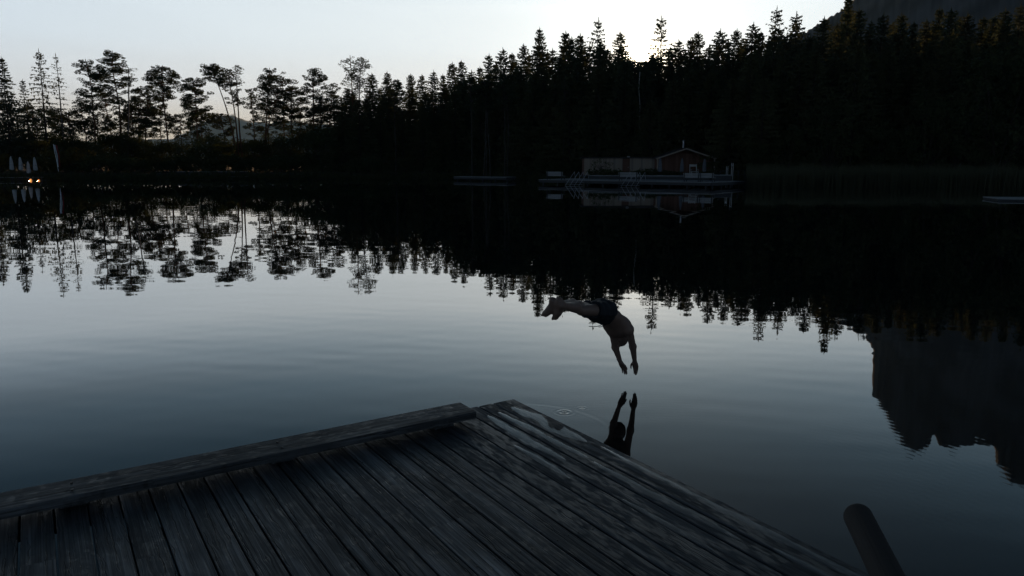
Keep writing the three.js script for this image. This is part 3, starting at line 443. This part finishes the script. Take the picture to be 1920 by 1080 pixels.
// a plank platform: front edge from p0 to p1, depth back; named planks, fascia, piles
function platform(name, label, u0, d0, u1, d1, depth, top, planks, thick = .28) {
  const h = top, p0 = at(u0, 303, d0).setY(0), p1 = at(u1, 303, d1).setY(0), L = p0.distanceTo(p1), g = thing(name, label, 'dock', [p0.x, 0, p0.z], -Math.atan2(p1.z - p0.z, p1.x - p0.x));
  const w = depth / planks; for (let i = 0; i < planks; i++) part('plank', box(L, .05, w - .02, L / 2, h - .025 + (i % 3) * .003, -(i + .5) * w), greyPlank, g);
  part('fascia', box(L - .02, thick, .06, L / 2, h - .052 - thick / 2, -.05), sidePlank, g); part('fascia', box(.06, thick, depth - .2, .05, h - .052 - thick / 2, -depth / 2), sidePlank, g); part('fascia', box(.06, thick, depth - .2, L - .05, h - .052 - thick / 2, -depth / 2), sidePlank, g);
  for (let x = .5; x < L; x += 1.9) for (const z of [-.25, -depth + .3]) part('pile', new THREE.CylinderGeometry(.09, .1, 1.9, 8).translate(x, h - 1.25, z), sidePlank, g);
  return { g, p0, p1, L, dir: p1.clone().sub(p0).normalize(), back: V(p1.z - p0.z, 0, -(p1.x - p0.x)).normalize() };
}
const main = platform('swimming_dock', 'long pale timber swimming dock with ladders in front of the cabin', 1010, 84.5, 1336, 72.5, 7, .58, 8);
platform('swimming_dock', 'short end of the swimming dock running back toward the reeds', 1337, 73.2, 1399, 78.5, 3, .56, 5);
platform('swimming_dock', 'low dock standing alone in front of the dark wood left of the cabin', 850, 101, 949, 97.5, 3, .55, 4);
platform('swimming_dock', 'narrow lower walkway on the left shore near the pines', 330, 110, 458, 108, 1.8, .42, 3, .12);
platform('swimming_dock', 'narrow upper walkway on the left shore with a thin railing', 283, 113.5, 452, 111.5, 2.2, 1.05, 3, .16);
platform('swimming_dock', 'bathing platform below the folded parasols', -60, 101.5, 78, 103.5, 3.5, .42, 5);
platform('swimming_dock', 'small raft-like dock in front of the reeds', 1880, 49.5, 2080, 48, 3, .16, 5, .1);
platform('terrace', 'raised timber terrace with a pale edge between the dock and the cabin', 1104, 86.5, 1332, 82, 4, .98, 5, .5);
{ // railing of the upper walkway
  const g = thing('railing', 'thin dark railing along the upper walkway of the left shore', 'railing'), a = at(262, 303, 115).setY(1.05), b = at(330, 303, 114.4).setY(1.05); for (let i = 0; i <= 4; i++) { const p = a.clone().lerp(b, i / 4); part('post', bar(V(p.x, -.6, p.z), p.clone().add(V(0, .95, 0)), .04), sidePlank, g); } for (const y of [.5, .95]) part('rail', bar(a.clone().add(V(0, y, 0)), b.clone().add(V(0, y, 0)), .03), sidePlank, g);
}
// benches with slatted backs on the dock
function bench(u, d, y, len, label) { const p = at(u, 303, d), g = thing('bench', label, 'bench', [p.x, y, p.z], -Math.atan2(main.dir.z, main.dir.x), 'benches on the swimming dock'); for (let i = 0; i < 3; i++) part('slat', box(len, .04, .14, 0, .43, -.18 + i * .16), greyPlank, g); for (let i = 0; i < 4; i++) part('back_slat', box(len, .09, .03, 0, .5 + i * .11, .26 + i * .02), greyPlank, g); for (const x of [-len / 2 + .12, len / 2 - .12]) { part('leg', box(.07, .41, .07, x, .205, -.2), sidePlank, g); part('leg', box(.07, .9, .07, x, .45, .34), sidePlank, g); } }
bench(1043, 82.5, .58, 2.1, 'bench with a slatted back at the left end of the swimming dock'); bench(1181, 77.5, .58, 2.2, 'bench with a slatted back in the middle of the swimming dock beside a ladder'); bench(1300, 74.5, .56, 1.7, 'left one of two benches side by side before the gabled cabin'); bench(1328, 73.8, .56, 1.5, 'right one of two benches side by side before the gabled cabin');
// broad bathing stairs with slanting steel rails
function stairs(u, d, label) {
  const p = at(u, 303, d), g = thing('bathing_stairs', label, 'bathing stairs', [p.x, 0, p.z], -Math.atan2(main.dir.z, main.dir.x), 'bathing stairs on the swimming dock');
  for (let i = 0; i < 4; i++) { const x = -.84 + i * .56; part('rail', bar(V(x - .18, -.45, 1.0), V(x + .35, 1.45, -.5), .024), steel, g); part('rail_end', bar(V(x + .35, 1.45, -.5), V(x + .35, .6, -.75), .022), steel, g); }
  for (let i = 0; i < 4; i++) part('tread', box(2.2, .04, .2, .02 - .07 * i, .36 - .24 * i, .12 + .2 * i), greyPlank, g);
}
stairs(1080, 81.8, 'bathing stairs with slanting rails at the left of the swimming dock'); stairs(1186, 77.9, 'bathing stairs with slanting rails before the middle bench');
{ // cabin: plank wing and gabled front
  const d = 92, gL = at(1230, 329, d), gR = at(1338, 329, d), wL = at(1095, 329, d + 1.2), base = gL.y, Wd = gR.x - gL.x, eave = at(1230, 297, d).y - base, ridge = at(1285, 279, d).y - base;
  const c = thing('cabin', 'low wooden lakeside cabin with a gabled front and a long plank wing', 'cabin', [gL.x, base, gL.z]);
  const boards = new THREE.Group(); boards.name = 'plank_wall'; c.add(boards);
  const wl = wL.x - gL.x, R = rng(12); let x = wl, k = 0;
  const doorX0 = at(1167, 303, d + 1.2).x - gL.x, doorX1 = at(1181, 303, d + 1.2).x - gL.x;
  while (x < -.05) { const w = .16 + R() * .1, cx = x + w / 2; if (!(cx > doorX0 - .02 && cx < doorX1 + .02)) part('plank', box(w - .012, eave + .02, .03 + R() * .02, cx, eave / 2, -1.18), cabinWood[k++ % 4 ^ (R() < .4 ? 1 : 0)], boards); x += w; }
  part('wing_body', box(-wl - .1, eave - .05, 3.2, wl / 2 - .02, eave / 2 - .02, -2.86), darkPlank, c); part('wing_roof', box(-wl + .3, .12, 3.9, wl / 2 - .1, eave + .075, -2.86), roofMat, c);
  const door = part('door', box(doorX1 - doorX0 - .1, eave - .2, .06, (doorX0 + doorX1) / 2, eave / 2 - .08, -1.3), mat(.02, .018, .018, .6), c); part('handle', box(.03, .12, .05, doorX1 - .18, eave * .48, -1.25), steel, door);
  part('door_post', box(.07, eave, .1, doorX1 + .03, eave / 2, -1.16), cabinWood[2], c); part('door_post', box(.07, eave, .1, doorX0 - .03, eave / 2, -1.16), cabinWood[1], c);
  part('wall_lamp', box(.34, .09, .2, (doorX0 + doorX1) / 2 + .25, eave + .2, -1.0), whitePaint, c);
  const front = new THREE.Shape([new THREE.Vector2(0, 0), new THREE.Vector2(Wd, 0), new THREE.Vector2(Wd, eave), new THREE.Vector2(Wd / 2, ridge), new THREE.Vector2(0, eave)]);
  part('gable_wall', new THREE.ExtrudeGeometry(front, { depth: 4.2, bevelEnabled: false }).translate(0, 0, -5.3), darkPlank, c);
  for (let i = 0; i < 22; i++) { const xx = (i + .5) * Wd / 22, hh = eave + (ridge - eave) * (1 - Math.abs(xx - Wd / 2) / (Wd / 2)) - .06; part('gable_plank', box(Wd / 22 - .02, hh, .03 + (i % 3) * .008, xx, hh / 2, -1.08), i % 4 ? darkPlank : mat(.16, .08, .055, .8), c); }
  const rafters = [[-.15, eave - .06, Wd / 2, ridge], [Wd / 2, ridge, Wd + .15, eave - .06]];
  for (const [x0, y0, x1, y1] of rafters) { const a = Math.atan2(y1 - y0, x1 - x0), L = Math.hypot(x1 - x0, y1 - y0); const gm = new THREE.BoxGeometry(L + .04, .1, 5.9); gm.rotateZ(a); part('roof', gm.translate((x0 + x1) / 2, (y0 + y1) / 2 + .08, -2.5), roofMat, c); const tm = new THREE.BoxGeometry(L, .16, .05); tm.rotateZ(a); part('fascia', tm.translate((x0 + x1) / 2, (y0 + y1) / 2, .47), cabinWood[2], c); }
  for (const xx of [.07, Wd - .07]) part('porch_post', box(.14, eave, .14, xx, eave / 2, .38), cabinWood[2], c);
  const ch = part('chimney', new THREE.CylinderGeometry(.13, .13, 1.1, 12).translate(Wd / 2 + .15, ridge + .45, -2), mat(.25, .26, .28, .4, { metalness: .9 }), c); part('chimney_cap', new THREE.ConeGeometry(.26, .14, 12).translate(Wd / 2 + .15, ridge + 1.1, -2), mat(.45, .46, .48, .4, { metalness: .9 }), ch);
  part('floor', box(Wd - wl + .4, .14, 6.2, (Wd + wl) / 2, -.075, -2.45), sidePlank, c); part('foundation', box(Wd - wl, .9, 5.2, (Wd + wl) / 2, -.6, -2.8), soil, c);
  // small tree before the plank wing
  const T = new Tris(), r2 = rng(33), limbs = [trunkGeo([V(0, -.5, 0), V(.1, .5, 0), V(.25, 1.1, 0)], .07, .04)]; for (let i = 0; i < 9; i++) { const a = -1.5 + i * .38, L = .7 + .5 * r2(), e = V(.2 + Math.sin(a) * L, 1 + Math.cos(a) * L * .8, (r2() - .5) * .8); limbs.push(trunkGeo([V(.15, .6 + .05 * i, 0), V(.15, 1, 0).lerp(e, .6), e], .03, .01, 5)); puff(T, r2, e, .35, .2, .3, 30, .09); }
  const tp = at(1124, 329, d - 1.2); addTree('small_tree', 'small dark tree standing against the plank wall of the cabin', 'tree', undefined, { trunk: merge(limbs), crown: T.geo() }, [tp.x, tp.y, tp.z], bark, leafMat[1]);
  for (const [u, v, dd] of [[1140, 318, 88.5], [1150, 320, 89], [1212, 317, 88.8], [1222, 321, 88.6], [1250, 320, 88.4], [1262, 321, 88.5], [1325, 321, 87.5], [1190, 322, 88.7], [1204, 321, 89]]) bush(u, v, dd, 3, 'low dark shrub planted along the cabin front', 'shrubs along the cabin front', leafMat[1], 'bush', 1.1);
  // white deck chair in front of the gable
  const cp = at(1301, 328, d - 5), ch2 = thing('deck_chair', 'white wooden deck chair with an open frame back before the gabled cabin', 'chair', [cp.x, groundUnder(cp), cp.z]);
  for (const xx of [-.38, .38]) { part('back_post', bar(V(xx, 0, -.35), V(xx, 1.25, -.55), .04), whitePaint, ch2); part('front_leg', bar(V(xx, 0, .45), V(xx, .42, .35), .04), whitePaint, ch2); part('armrest', box(.1, .04, .85, xx, .62, -.05), whitePaint, ch2); }
  for (const y of [1.05, 1.17]) part('back_rail', box(.82, .09, .04, 0, y, -.52 - (y - 1.05) * .1), whitePaint, ch2); for (let i = 0; i < 5; i++) part('seat_slat', box(.8, .03, .12, 0, .44 - i * .02, .36 - i * .16), whitePaint, ch2);
  for (const [u, hh] of [[1237, 2.0], [1278, 1.95], [1320, 1.9]]) parasol(u, 328, d - 4.6, hh, 'folded grey parasol in front of the gabled cabin', 'folded parasols before the cabin', mat(.12, .13, .15, .9));
}
function groundUnder(p) { return Math.max(groundY(p.x, p.z), .98); }
function parasol(u, v, d, H, label, group, m) {
  const p = at(u, v, d), y = d < 95 ? groundUnder(p) : Math.max(groundY(p.x, p.z), .42), g = thing('parasol', label, 'parasol', [p.x, y, p.z], u, group);
  part('pole', new THREE.CylinderGeometry(.025, .025, H, 8).translate(0, H / 2, 0), sidePlank, g); part('base', new THREE.CylinderGeometry(.26, .3, .08, 16).translate(0, .04, 0), sidePlank, g);
  const prof = [[.012, 1], [.06, .985], [.13, .86], [.185, .62], [.225, .36], [.235, .24], [.17, .2], [.03, .19]].map(([r, t]) => new THREE.Vector2(r * H / 2.1, t * H)), lg = new THREE.LatheGeometry(prof, 24), q = lg.attributes.position;
  for (let i = 0; i < q.count; i++) { const a = Math.atan2(q.getZ(i), q.getX(i)), s = 1 + .14 * Math.cos(a * 8); q.setX(i, q.getX(i) * s); q.setZ(i, q.getZ(i) * s); } lg.computeVertexNormals(); part('folded_canopy', lg, m, g); part('tie', new THREE.TorusGeometry(.2 * H / 2.1, .018, 6, 18).rotateX(Math.PI / 2).translate(0, H * .5, 0), sidePlank, g);
}
[[23, 2.35], [40, 2.3], [54, 2.0], [67, 2.35]].forEach(([u, h], i) => parasol(u, 322, [107, 107, 104.5, 107.5][i], h, i === 2 ? 'shortest of the folded white parasols, standing nearer the water' : 'tall folded white parasol on the left shore', 'folded white parasols of the left shore', canvasWhite));
{ // banner
  const f = at(109, 312, 108), y = groundY(f.x, f.z), g = thing('banner_flag', 'tall narrow white and red banner on a leaning pole by the golden bush', 'banner', [f.x, y, f.z]);
  part('pole', trunkGeo([V(0, -.1, 0), V(-.12, 1.6, 0), V(-.3, 3.2, 0), V(-.36, 4.1, 0)], .035, .02, 8), steel, g);
  const cloth = (x0, w, m, n) => { const T = new Tris(); for (let i = 0; i < 10; i++) { const a = i / 10, b = (i + 1) / 10, X = t => -.05 - .3 * t * t - .02, Y = t => .9 + 3.1 * t, Z = t => Math.sin(t * 9) * .04; T.quad(V(X(a) + x0, Y(a), Z(a)), V(X(a) + x0 + w * (.5 + .5 * a), Y(a), Z(a) + .03), V(X(b) + x0 + w * (.5 + .5 * b), Y(b), Z(b) + .03), V(X(b) + x0, Y(b), Z(b))); } part(n, T.geo(), m, g); }; cloth(.03, .26, canvasWhite, 'white_stripe'); cloth(.30, .24, mat(.2, .02, .02, .9), 'red_stripe');
}
// two small lanterns glowing low on the bathing platform
for (const [u, s] of [[57.5, 1], [73, .75]]) {
  const p = at(u, 338.5, 101.2), g = thing('lantern', s === 1 ? 'brighter orange lantern low on the platform below the parasols' : 'dimmer orange lantern low on the platform below the parasols', 'lantern', [p.x, p.y, p.z]);
  part('lamp_glass', new THREE.SphereGeometry(.17 * s, 14, 10).scale(1, 1.5, 1), new THREE.MeshStandardMaterial({ color: lin(.2, .1, .05), emissive: lin(1, .42, .13), emissiveIntensity: .55 * s }), g); part('cap', new THREE.ConeGeometry(.2 * s, .12, 12).translate(0, .3 * s, 0), sidePlank, g); part('bracket', box(.05, .05, .6, 0, .3 * s, -.32), sidePlank, g); part('bracket', box(.06, .9, .06, 0, .1, -.62), sidePlank, g);
  const l = new THREE.PointLight(lin(1, .45, .15), .8 * s); l.position.set(0, 0, .3); l.castShadow = true; g.add(l);
}
{ // things at the right end of the dock
  const d = 79, g = thing('railing', 'low dark railing on the shore behind the right end of the dock', 'railing'), a = at(1352, 303, 82).setY(.56), b = at(1408, 303, 84).setY(.56); for (let i = 0; i <= 5; i++) { const p = a.clone().lerp(b, i / 5); part('post', bar(V(p.x, -.5, p.z), p.clone().add(V(0, 1, 0)), .045), sidePlank, g); } for (const y of [.55, .98]) part('rail', bar(a.clone().add(V(0, y, 0)), b.clone().add(V(0, y, 0)), .035), sidePlank, g);
  for (const [u, v, h, n] of [[1363, 323, .62, 'white marker post at the end of the dock railing'], [1373, 314.5, .5, 'second white marker post set higher behind the dock railing']]) { const p = at(u, v, d + 1.5), gg = thing('marker_post', n, 'post', [p.x, 0, p.z]); for (const x of [-.07, .09]) part('stake', bar(V(x, -.6, 0), V(x, p.y + h, 0), .03, .03), whitePaint, gg); part('crosspiece', box(.22, .06, .04, 0, p.y + h * .55, .04), whitePaint, gg); }
  const box0 = at(1352, 336, 78), s = thing('storage_box', 'dark storage box with a sloping lid at the right end of the dock', 'box', [box0.x, .56, box0.z]); part('body', box(1.6, .55, .9, .3, .275, -.6), sidePlank, s); part('lid', box(1.7, .05, 1.0, .3, .58, -.6).rotateX(.04), greyPlank, s);
}

// ───────────────────────── the diver ─────────────────────────
const smin = (a, b, k) => { const h = clamp(.5 + .5 * (b - a) / k); return b + (a - b) * h - k * h * (1 - h); };
function capsule(p, a, b, ra, rb) { const bx = b.x - a.x, by = b.y - a.y, bz = b.z - a.z, px = p[0] - a.x, py = p[1] - a.y, pz = p[2] - a.z, t = clamp((px * bx + py * by + pz * bz) / (bx * bx + by * by + bz * bz)); const dx = px - bx * t, dy = py - by * t, dz = pz - bz * t; return Math.sqrt(dx * dx + dy * dy + dz * dz) - (ra + (rb - ra) * t); }
function ellipsoid(p, c, ax, r) { const d = [p[0] - c.x, p[1] - c.y, p[2] - c.z]; let q = 0, q2 = 0; for (let i = 0; i < 3; i++) { const v = d[0] * ax[i].x + d[1] * ax[i].y + d[2] * ax[i].z; q += (v / r[i]) ** 2; q2 += (v / (r[i] * r[i])) ** 2; } const k0 = Math.sqrt(q), k1 = Math.sqrt(q2); return k1 < 1e-9 ? -Math.min(...r) : k0 * (k0 - 1) / k1; }
function surfaceOf(f, lo, hi, cell) { // surface nets over a distance field
  const n = [0, 1, 2].map(i => Math.ceil((hi[i] - lo[i]) / cell) + 1), sx = 1, sy = n[0], sz = n[0] * n[1], val = new Float32Array(n[0] * n[1] * n[2]);
  for (let k = 0, o = 0; k < n[2]; k++) for (let j = 0; j < n[1]; j++) for (let i = 0; i < n[0]; i++, o++) val[o] = f([lo[0] + i * cell, lo[1] + j * cell, lo[2] + k * cell]);
  const id = new Int32Array(val.length).fill(-1), pos = [], idx = [];
  for (let k = 0; k < n[2] - 1; k++) for (let j = 0; j < n[1] - 1; j++) for (let i = 0; i < n[0] - 1; i++) {
    const o = i + j * sy + k * sz; let c = 0, X = 0, Y = 0, Z = 0;
    for (let e = 0; e < 12; e++) { const ax = e >> 2, q = e & 3, u = (ax + 1) % 3, w = (ax + 2) % 3, a = [0, 0, 0]; a[u] = q & 1; a[w] = q >> 1; const b = [...a]; b[ax] = 1; const va = val[o + a[0] + a[1] * sy + a[2] * sz], vb = val[o + b[0] + b[1] * sy + b[2] * sz]; if ((va < 0) !== (vb < 0)) { const t = va / (va - vb); X += a[0] + (b[0] - a[0]) * t; Y += a[1] + (b[1] - a[1]) * t; Z += a[2] + (b[2] - a[2]) * t; c++; } }
    if (c) { id[o] = pos.length / 3; pos.push(lo[0] + (i + X / c) * cell, lo[1] + (j + Y / c) * cell, lo[2] + (k + Z / c) * cell); }
  }
  for (let k = 1; k < n[2] - 1; k++) for (let j = 1; j < n[1] - 1; j++) for (let i = 1; i < n[0] - 1; i++) {
    const o = i + j * sy + k * sz, s = val[o] < 0;
    for (const [d, u, w] of [[sx, sy, sz], [sy, sz, sx], [sz, sx, sy]]) if (s !== (val[o + d] < 0)) { const a = id[o - u - w], b = id[o - w], c = id[o], e = id[o - u]; s ? idx.push(a, b, c, a, c, e) : idx.push(a, c, b, a, e, c); }
  }
  const nor = new Float32Array(pos.length), e = cell * .5;
  for (let q = 0; q < pos.length; q += 3) { const x = pos[q], y = pos[q + 1], z = pos[q + 2], g = V(f([x + e, y, z]) - f([x - e, y, z]), f([x, y + e, z]) - f([x, y - e, z]), f([x, y, z + e]) - f([x, y, z - e])).normalize(); nor[q] = g.x; nor[q + 1] = g.y; nor[q + 2] = g.z; }
  const g = new THREE.BufferGeometry(); g.setAttribute('position', new THREE.Float32BufferAttribute(pos, 3)); g.setAttribute('normal', new THREE.BufferAttribute(nor, 3)); g.setIndex(idx); return g;
}
{
  // the point of a pixel's sight line that lies a bone's length from the joint before (far or near side)
  const reach = (from, u, v, L, far) => { const d = ray(u, v).normalize(), o = camera.position, m = from.clone().sub(o), b = m.dot(d), c = m.lengthSq() - L * L, q = b * b - c; if (q <= 0) { const p = o.clone().addScaledVector(d, b); return from.clone().add(p.sub(from).setLength(L)); } return o.clone().addScaledVector(d, b + (far ? 1 : -1) * Math.sqrt(q)); };
  const J = {}, S = 1.0;
  J.neck = at(1163, 621, 8.35);
  J.chest = reach(J.neck, 1157, 609, .15 * S, false);
  J.waist = reach(J.chest, 1144, 595, .22 * S, false);
  J.pelvis = reach(J.waist, 1128, 583, .16 * S, false);
  J.lSh = at(1149, 621.5, 8.30); J.rSh = at(1179, 618, 8.17);
  J.lEl = reach(J.lSh, 1153.5, 651, .265 * S, true); J.lWr = reach(J.lEl, 1163, 678.5, .215 * S, true);
  J.rEl = reach(J.rSh, 1186.5, 650, .29 * S, true); J.rWr = reach(J.rEl, 1190, 677, .25 * S, true);
  J.lTip = reach(J.lWr, 1173, 697, .175 * S, true); J.rTip = reach(J.rWr, 1193.5, 699, .185 * S, true);
  const across = J.rSh.clone().sub(J.lSh).normalize();
  J.lHip = J.pelvis.clone().addScaledVector(across, -.085); J.rHip = J.pelvis.clone().addScaledVector(across, .085);
  J.lKn = reach(J.lHip, 1084, 573.5, .43 * S, false); J.rKn = reach(J.rHip, 1090, 581.5, .43 * S, false);
  J.lAn = reach(J.lKn, 1044, 569.5, .42 * S, false); J.rAn = reach(J.rKn, 1053, 571.5, .42 * S, false);
  J.lToe = reach(J.lAn, 1022.5, 588.5, .2 * S, true); J.rToe = reach(J.rAn, 1041.5, 595, .2 * S, true);
  J.lHeel = J.lAn.clone().add(at(1037, 564, 8).sub(at(1044, 569.5, 8)).setLength(.055)); J.rHeel = J.rAn.clone().add(at(1049, 564, 8).sub(at(1053, 571.5, 8)).setLength(.05));
  const head = reach(J.neck, 1164, 634, .155, true), crown = head.clone().sub(J.neck).normalize(), up = J.neck.clone().sub(J.waist).normalize();
  const side = across.clone().addScaledVector(crown, -across.dot(crown)).normalize(), face = crown.clone().cross(side).normalize(), fr = up.clone().cross(across).normalize();
  
  const ax3 = (p, q) => { const u = q.clone().sub(p).normalize(), s = across.clone().addScaledVector(u, -across.dot(u)).normalize(); return [s, u, u.clone().cross(s).normalize()]; };
  const tA = ax3(J.waist, J.neck), pA = ax3(J.pelvis, J.waist), hA = [side, crown, face];
  const lerp = (a, b, t) => a.clone().lerp(b, t), off = (p, v, s) => p.clone().addScaledVector(v, s);
  const calf = (k, a) => off(lerp(k, a, .3), fr, -.022);
  const bones = [ // limb capsules: from, to, radii
    [J.lSh, J.lEl, .047, .038], [J.lEl, J.lWr, .04, .026], [J.rSh, J.rEl, .047, .038], [J.rEl, J.rWr, .04, .026],
    [J.lHip, J.lKn, .082, .054], [J.rHip, J.rKn, .082, .054], [J.lKn, J.lAn, .05, .033], [J.rKn, J.rAn, .05, .033],
    [calf(J.lKn, J.lAn), lerp(J.lKn, J.lAn, .6), .052, .036], [calf(J.rKn, J.rAn), lerp(J.rKn, J.rAn, .6), .052, .036],
    [J.lAn, lerp(J.lAn, J.lToe, .62), .032, .03], [lerp(J.lAn, J.lToe, .55), J.lToe, .032, .026], [J.lAn, J.lHeel, .033, .03], [J.lHeel, lerp(J.lAn, J.lToe, .6), .028, .03],
    [J.rAn, lerp(J.rAn, J.rToe, .62), .034, .034], [lerp(J.rAn, J.rToe, .55), J.rToe, .037, .03], [J.rAn, J.rHeel, .033, .03], [J.rHeel, lerp(J.rAn, J.rToe, .6), .028, .03],
    [J.neck, head, .056, .056], [off(J.chest, across, -.05), J.lSh, .075, .056], [off(J.chest, across, .05), J.rSh, .075, .056], [J.lSh, off(J.neck, crown, .03), .04, .04], [J.rSh, off(J.neck, crown, .03), .04, .04],
  ];
  for (const [an, toe] of [[J.lAn, J.lToe], [J.rAn, J.rToe]]) for (let i = 0; i < 5; i++) { const b0 = off(lerp(an, toe, .82), across, (i - 2) * .016), b1 = off(off(toe, across, (i - 2) * .018), toe.clone().sub(an).normalize(), .028 - Math.abs(i - 1) * .006); bones.push([b0, b1, .0145, .0115]); }
  for (const [an, toe] of [[J.lAn, J.lToe]]) { const dir = toe.clone().sub(an).normalize(), wv = dir.clone().cross(toe.clone().sub(camera.position).normalize()).normalize(); for (const q of [-1, 1]) bones.push([off(lerp(an, toe, .45), wv, q * .007), off(toe, wv, q * .012), .025, .019]); }
  const body = p => {
    let d = ellipsoid(p, off(J.chest, fr, .005), tA, [.165, .2, .115]);
    d = smin(d, ellipsoid(p, J.waist, tA, [.138, .16, .098]), .06); d = smin(d, ellipsoid(p, J.pelvis, pA, [.155, .125, .115]), .06);
    d = smin(d, ellipsoid(p, off(J.neck, up, -.05), tA, [.15, .09, .08]), .05);
    for (const [a, b, ra, rb] of bones) d = smin(d, capsule(p, a, b, ra, rb), ra < .02 ? .006 : .03);
    let h = ellipsoid(p, off(head, face, .0), hA, [.076, .112, .092]); h = smin(h, ellipsoid(p, off(off(head, face, .045), crown, -.075), hA, [.055, .045, .045]), .03); // skull, jaw
    h = smin(h, capsule(p, off(off(head, face, .09), crown, .005), off(off(head, face, .112), crown, -.03), .009, .013), .012);                                      // nose
    for (const s of [-1, 1]) { h = smin(h, ellipsoid(p, off(off(off(head, side, s * .079), face, -.008), crown, -.008), hA, [.01, .032, .02]), .008); h = Math.max(h, -ellipsoid(p, off(off(off(head, side, s * .032), face, .098), crown, .012), hA, [.015, .009, .012])); } // ears, eye hollows
    h = Math.max(h, -ellipsoid(p, off(off(head, face, .098), crown, -.058), hA, [.026, .004, .008]));
    return smin(d, h, .02);
  };
  const box3 = (pts, m) => [[0, 1, 2].map(i => Math.min(...pts.map(p => p.getComponent(i))) - m), [0, 1, 2].map(i => Math.max(...pts.map(p => p.getComponent(i))) + m)];
  const [lo, hi] = box3(Object.entries(J).filter(([k]) => !k.endsWith('Tip')).map(([, p]) => p).concat([off(head, crown, .1)]), .17);
  const geos = [surfaceOf(body, lo, hi, .0125)];
  for (const [wr, el, tip, s] of [[J.lWr, J.lEl, J.lTip, -1], [J.rWr, J.rEl, J.rTip, 1]]) { // hands: s +1 right; thumbs point to the body's middle
    const u = tip.clone().sub(wr).normalize(), m = across.clone().multiplyScalar(-s).addScaledVector(u, across.dot(u) * s).normalize(), n = u.clone().cross(m).normalize(); if (n.dot(fr) < 0) n.negate();
    const q = (a, b, c) => wr.clone().addScaledVector(u, a).addScaledVector(m, b).addScaledVector(n, c), ch = [];
    const fing = [[.029, .096, .040, .026, .020], [.010, .100, .045, .029, .021], [-.009, .097, .041, .027, .020], [-.027, .088, .032, .021, .018]];
    fing.forEach(([b, a, l1, l2, l3], i) => { const spread = -(b - .001) * .22, k = q(a - .055, b * .8, 0), p0 = q(a - .008, b, 0), p1 = q(a + l1, b + spread * .7, .004), p2 = q(a + l1 + l2, b + spread, .011 + .003 * i), p3 = q(a + l1 + l2 + l3, b + spread * 1.1, .02 + .004 * i); ch.push([k, p0, .0135, .0115], [p0, p1, .0098, .0088], [p1, p2, .0088, .0078], [p2, p3, .0078, .0066]); });
    ch.push([q(.022, .02, .006), q(.055, .045, .012), .015, .0115], [q(.055, .045, .012), q(.085, .052, .016), .0108, .0095], [q(.085, .052, .016), q(.108, .052, .018), .0093, .0075]);
    const palm = [[q(-.05, 0, 0), q(.02, 0, 0), .026, .022], [q(.01, .012, 0), q(.075, .024, 0), .018, .014], [q(.01, -.008, 0), q(.075, -.02, 0), .018, .013], [q(.01, 0, 0), q(.08, 0, 0), .018, .014]];
    const hand = p => { let d = 1; for (const [a, b, ra, rb] of palm) d = smin(d, capsule(p, a, b, ra, rb), .012); let f = 1; for (const [a, b, ra, rb] of ch) f = Math.min(f, capsule(p, a, b, ra, rb)); return smin(d, f, .004); };
    const [l2, h2] = box3([q(-.05, 0, 0), tip, q(.1, .07, .02), q(.19, 0, .03), q(.1, -.04, 0)], .035); geos.push(surfaceOf(hand, l2, h2, .0038));
  }
  const man = thing('person', 'bare-chested person in dark swim shorts diving head first toward the water', 'person', J.pelvis.toArray());
  const place = g => g.translate(-J.pelvis.x, -J.pelvis.y, -J.pelvis.z);
  const skin = new THREE.MeshPhysicalMaterial({ color: lin(.24, .155, .12), roughness: .52 });
  part('body', place(mergeGeometries(geos)), skin, man);
  const hairSdf = p => { let d = ellipsoid(p, off(off(head, face, -.012), crown, .012), hA, [.085, .115, .098]) + .004 * (vnoise(p[0] * 90, p[1] * 90 + p[2] * 60, 5) - .5); const l = (p[0] - head.x) * face.x + (p[1] - head.y) * face.y + (p[2] - head.z) * face.z, c = (p[0] - head.x) * crown.x + (p[1] - head.y) * crown.y + (p[2] - head.z) * crown.z; return Math.max(d, .75 * l - c * .66 - .012, -c - .062); };
  const [hl, hh] = box3([head], .16); part('hair', place(surfaceOf(hairSdf, hl, hh, .005)), mat(.018, .014, .012, .6), man);
  const hemL = lerp(J.lHip, J.lKn, .52), hemR = lerp(J.rHip, J.rKn, .52), waistTop = off(J.pelvis, pA[1], .105), fold = (p) => .006 * Math.sin(p[0] * 55 + p[1] * 40) * Math.sin(p[2] * 48 + p[1] * 30);
  const cutBy = (p, c, n) => (p[0] - c.x) * n.x + (p[1] - c.y) * n.y + (p[2] - c.z) * n.z, lN = J.lKn.clone().sub(J.lHip).normalize(), rN = J.rKn.clone().sub(J.rHip).normalize();
  const shorts = p => { const l = Math.max(capsule(p, J.lHip, hemL, .098, .094), cutBy(p, hemL, lN)), r = Math.max(capsule(p, J.rHip, hemR, .098, .094), cutBy(p, hemR, rN)); let d = smin(l, r, .015); d = smin(d, ellipsoid(p, J.pelvis, pA, [.17, .14, .13]), .03); d = smin(d, capsule(p, J.pelvis, off(J.pelvis, pA[1], .1), .13, .125), .03); return Math.max(d, cutBy(p, waistTop, pA[1])) + fold(p); };
  const [sl, sh] = box3([hemL, hemR, waistTop, J.pelvis], .2); const sh0 = part('shorts', place(surfaceOf(shorts, sl, sh, .011)), mat(.012, .017, .024, .75), man);
  const knot = off(off(J.pelvis, pA[1], .08), pA[2], -.12 * Math.sign(pA[2].dot(fr) * -1 || 1));
  for (const [u, v] of [[1104, 612], [1122, 613]]) { const e = at(u, v, -knot.z - .05), c = new THREE.CatmullRomCurve3([knot, lerp(knot, e, .5).add(V(0, -.01, .02)), e]); part('drawstring', place(new THREE.TubeGeometry(c, 12, .004, 6)), mat(.08, .08, .085, .8), sh0); }
}

renderer.render(scene, camera);
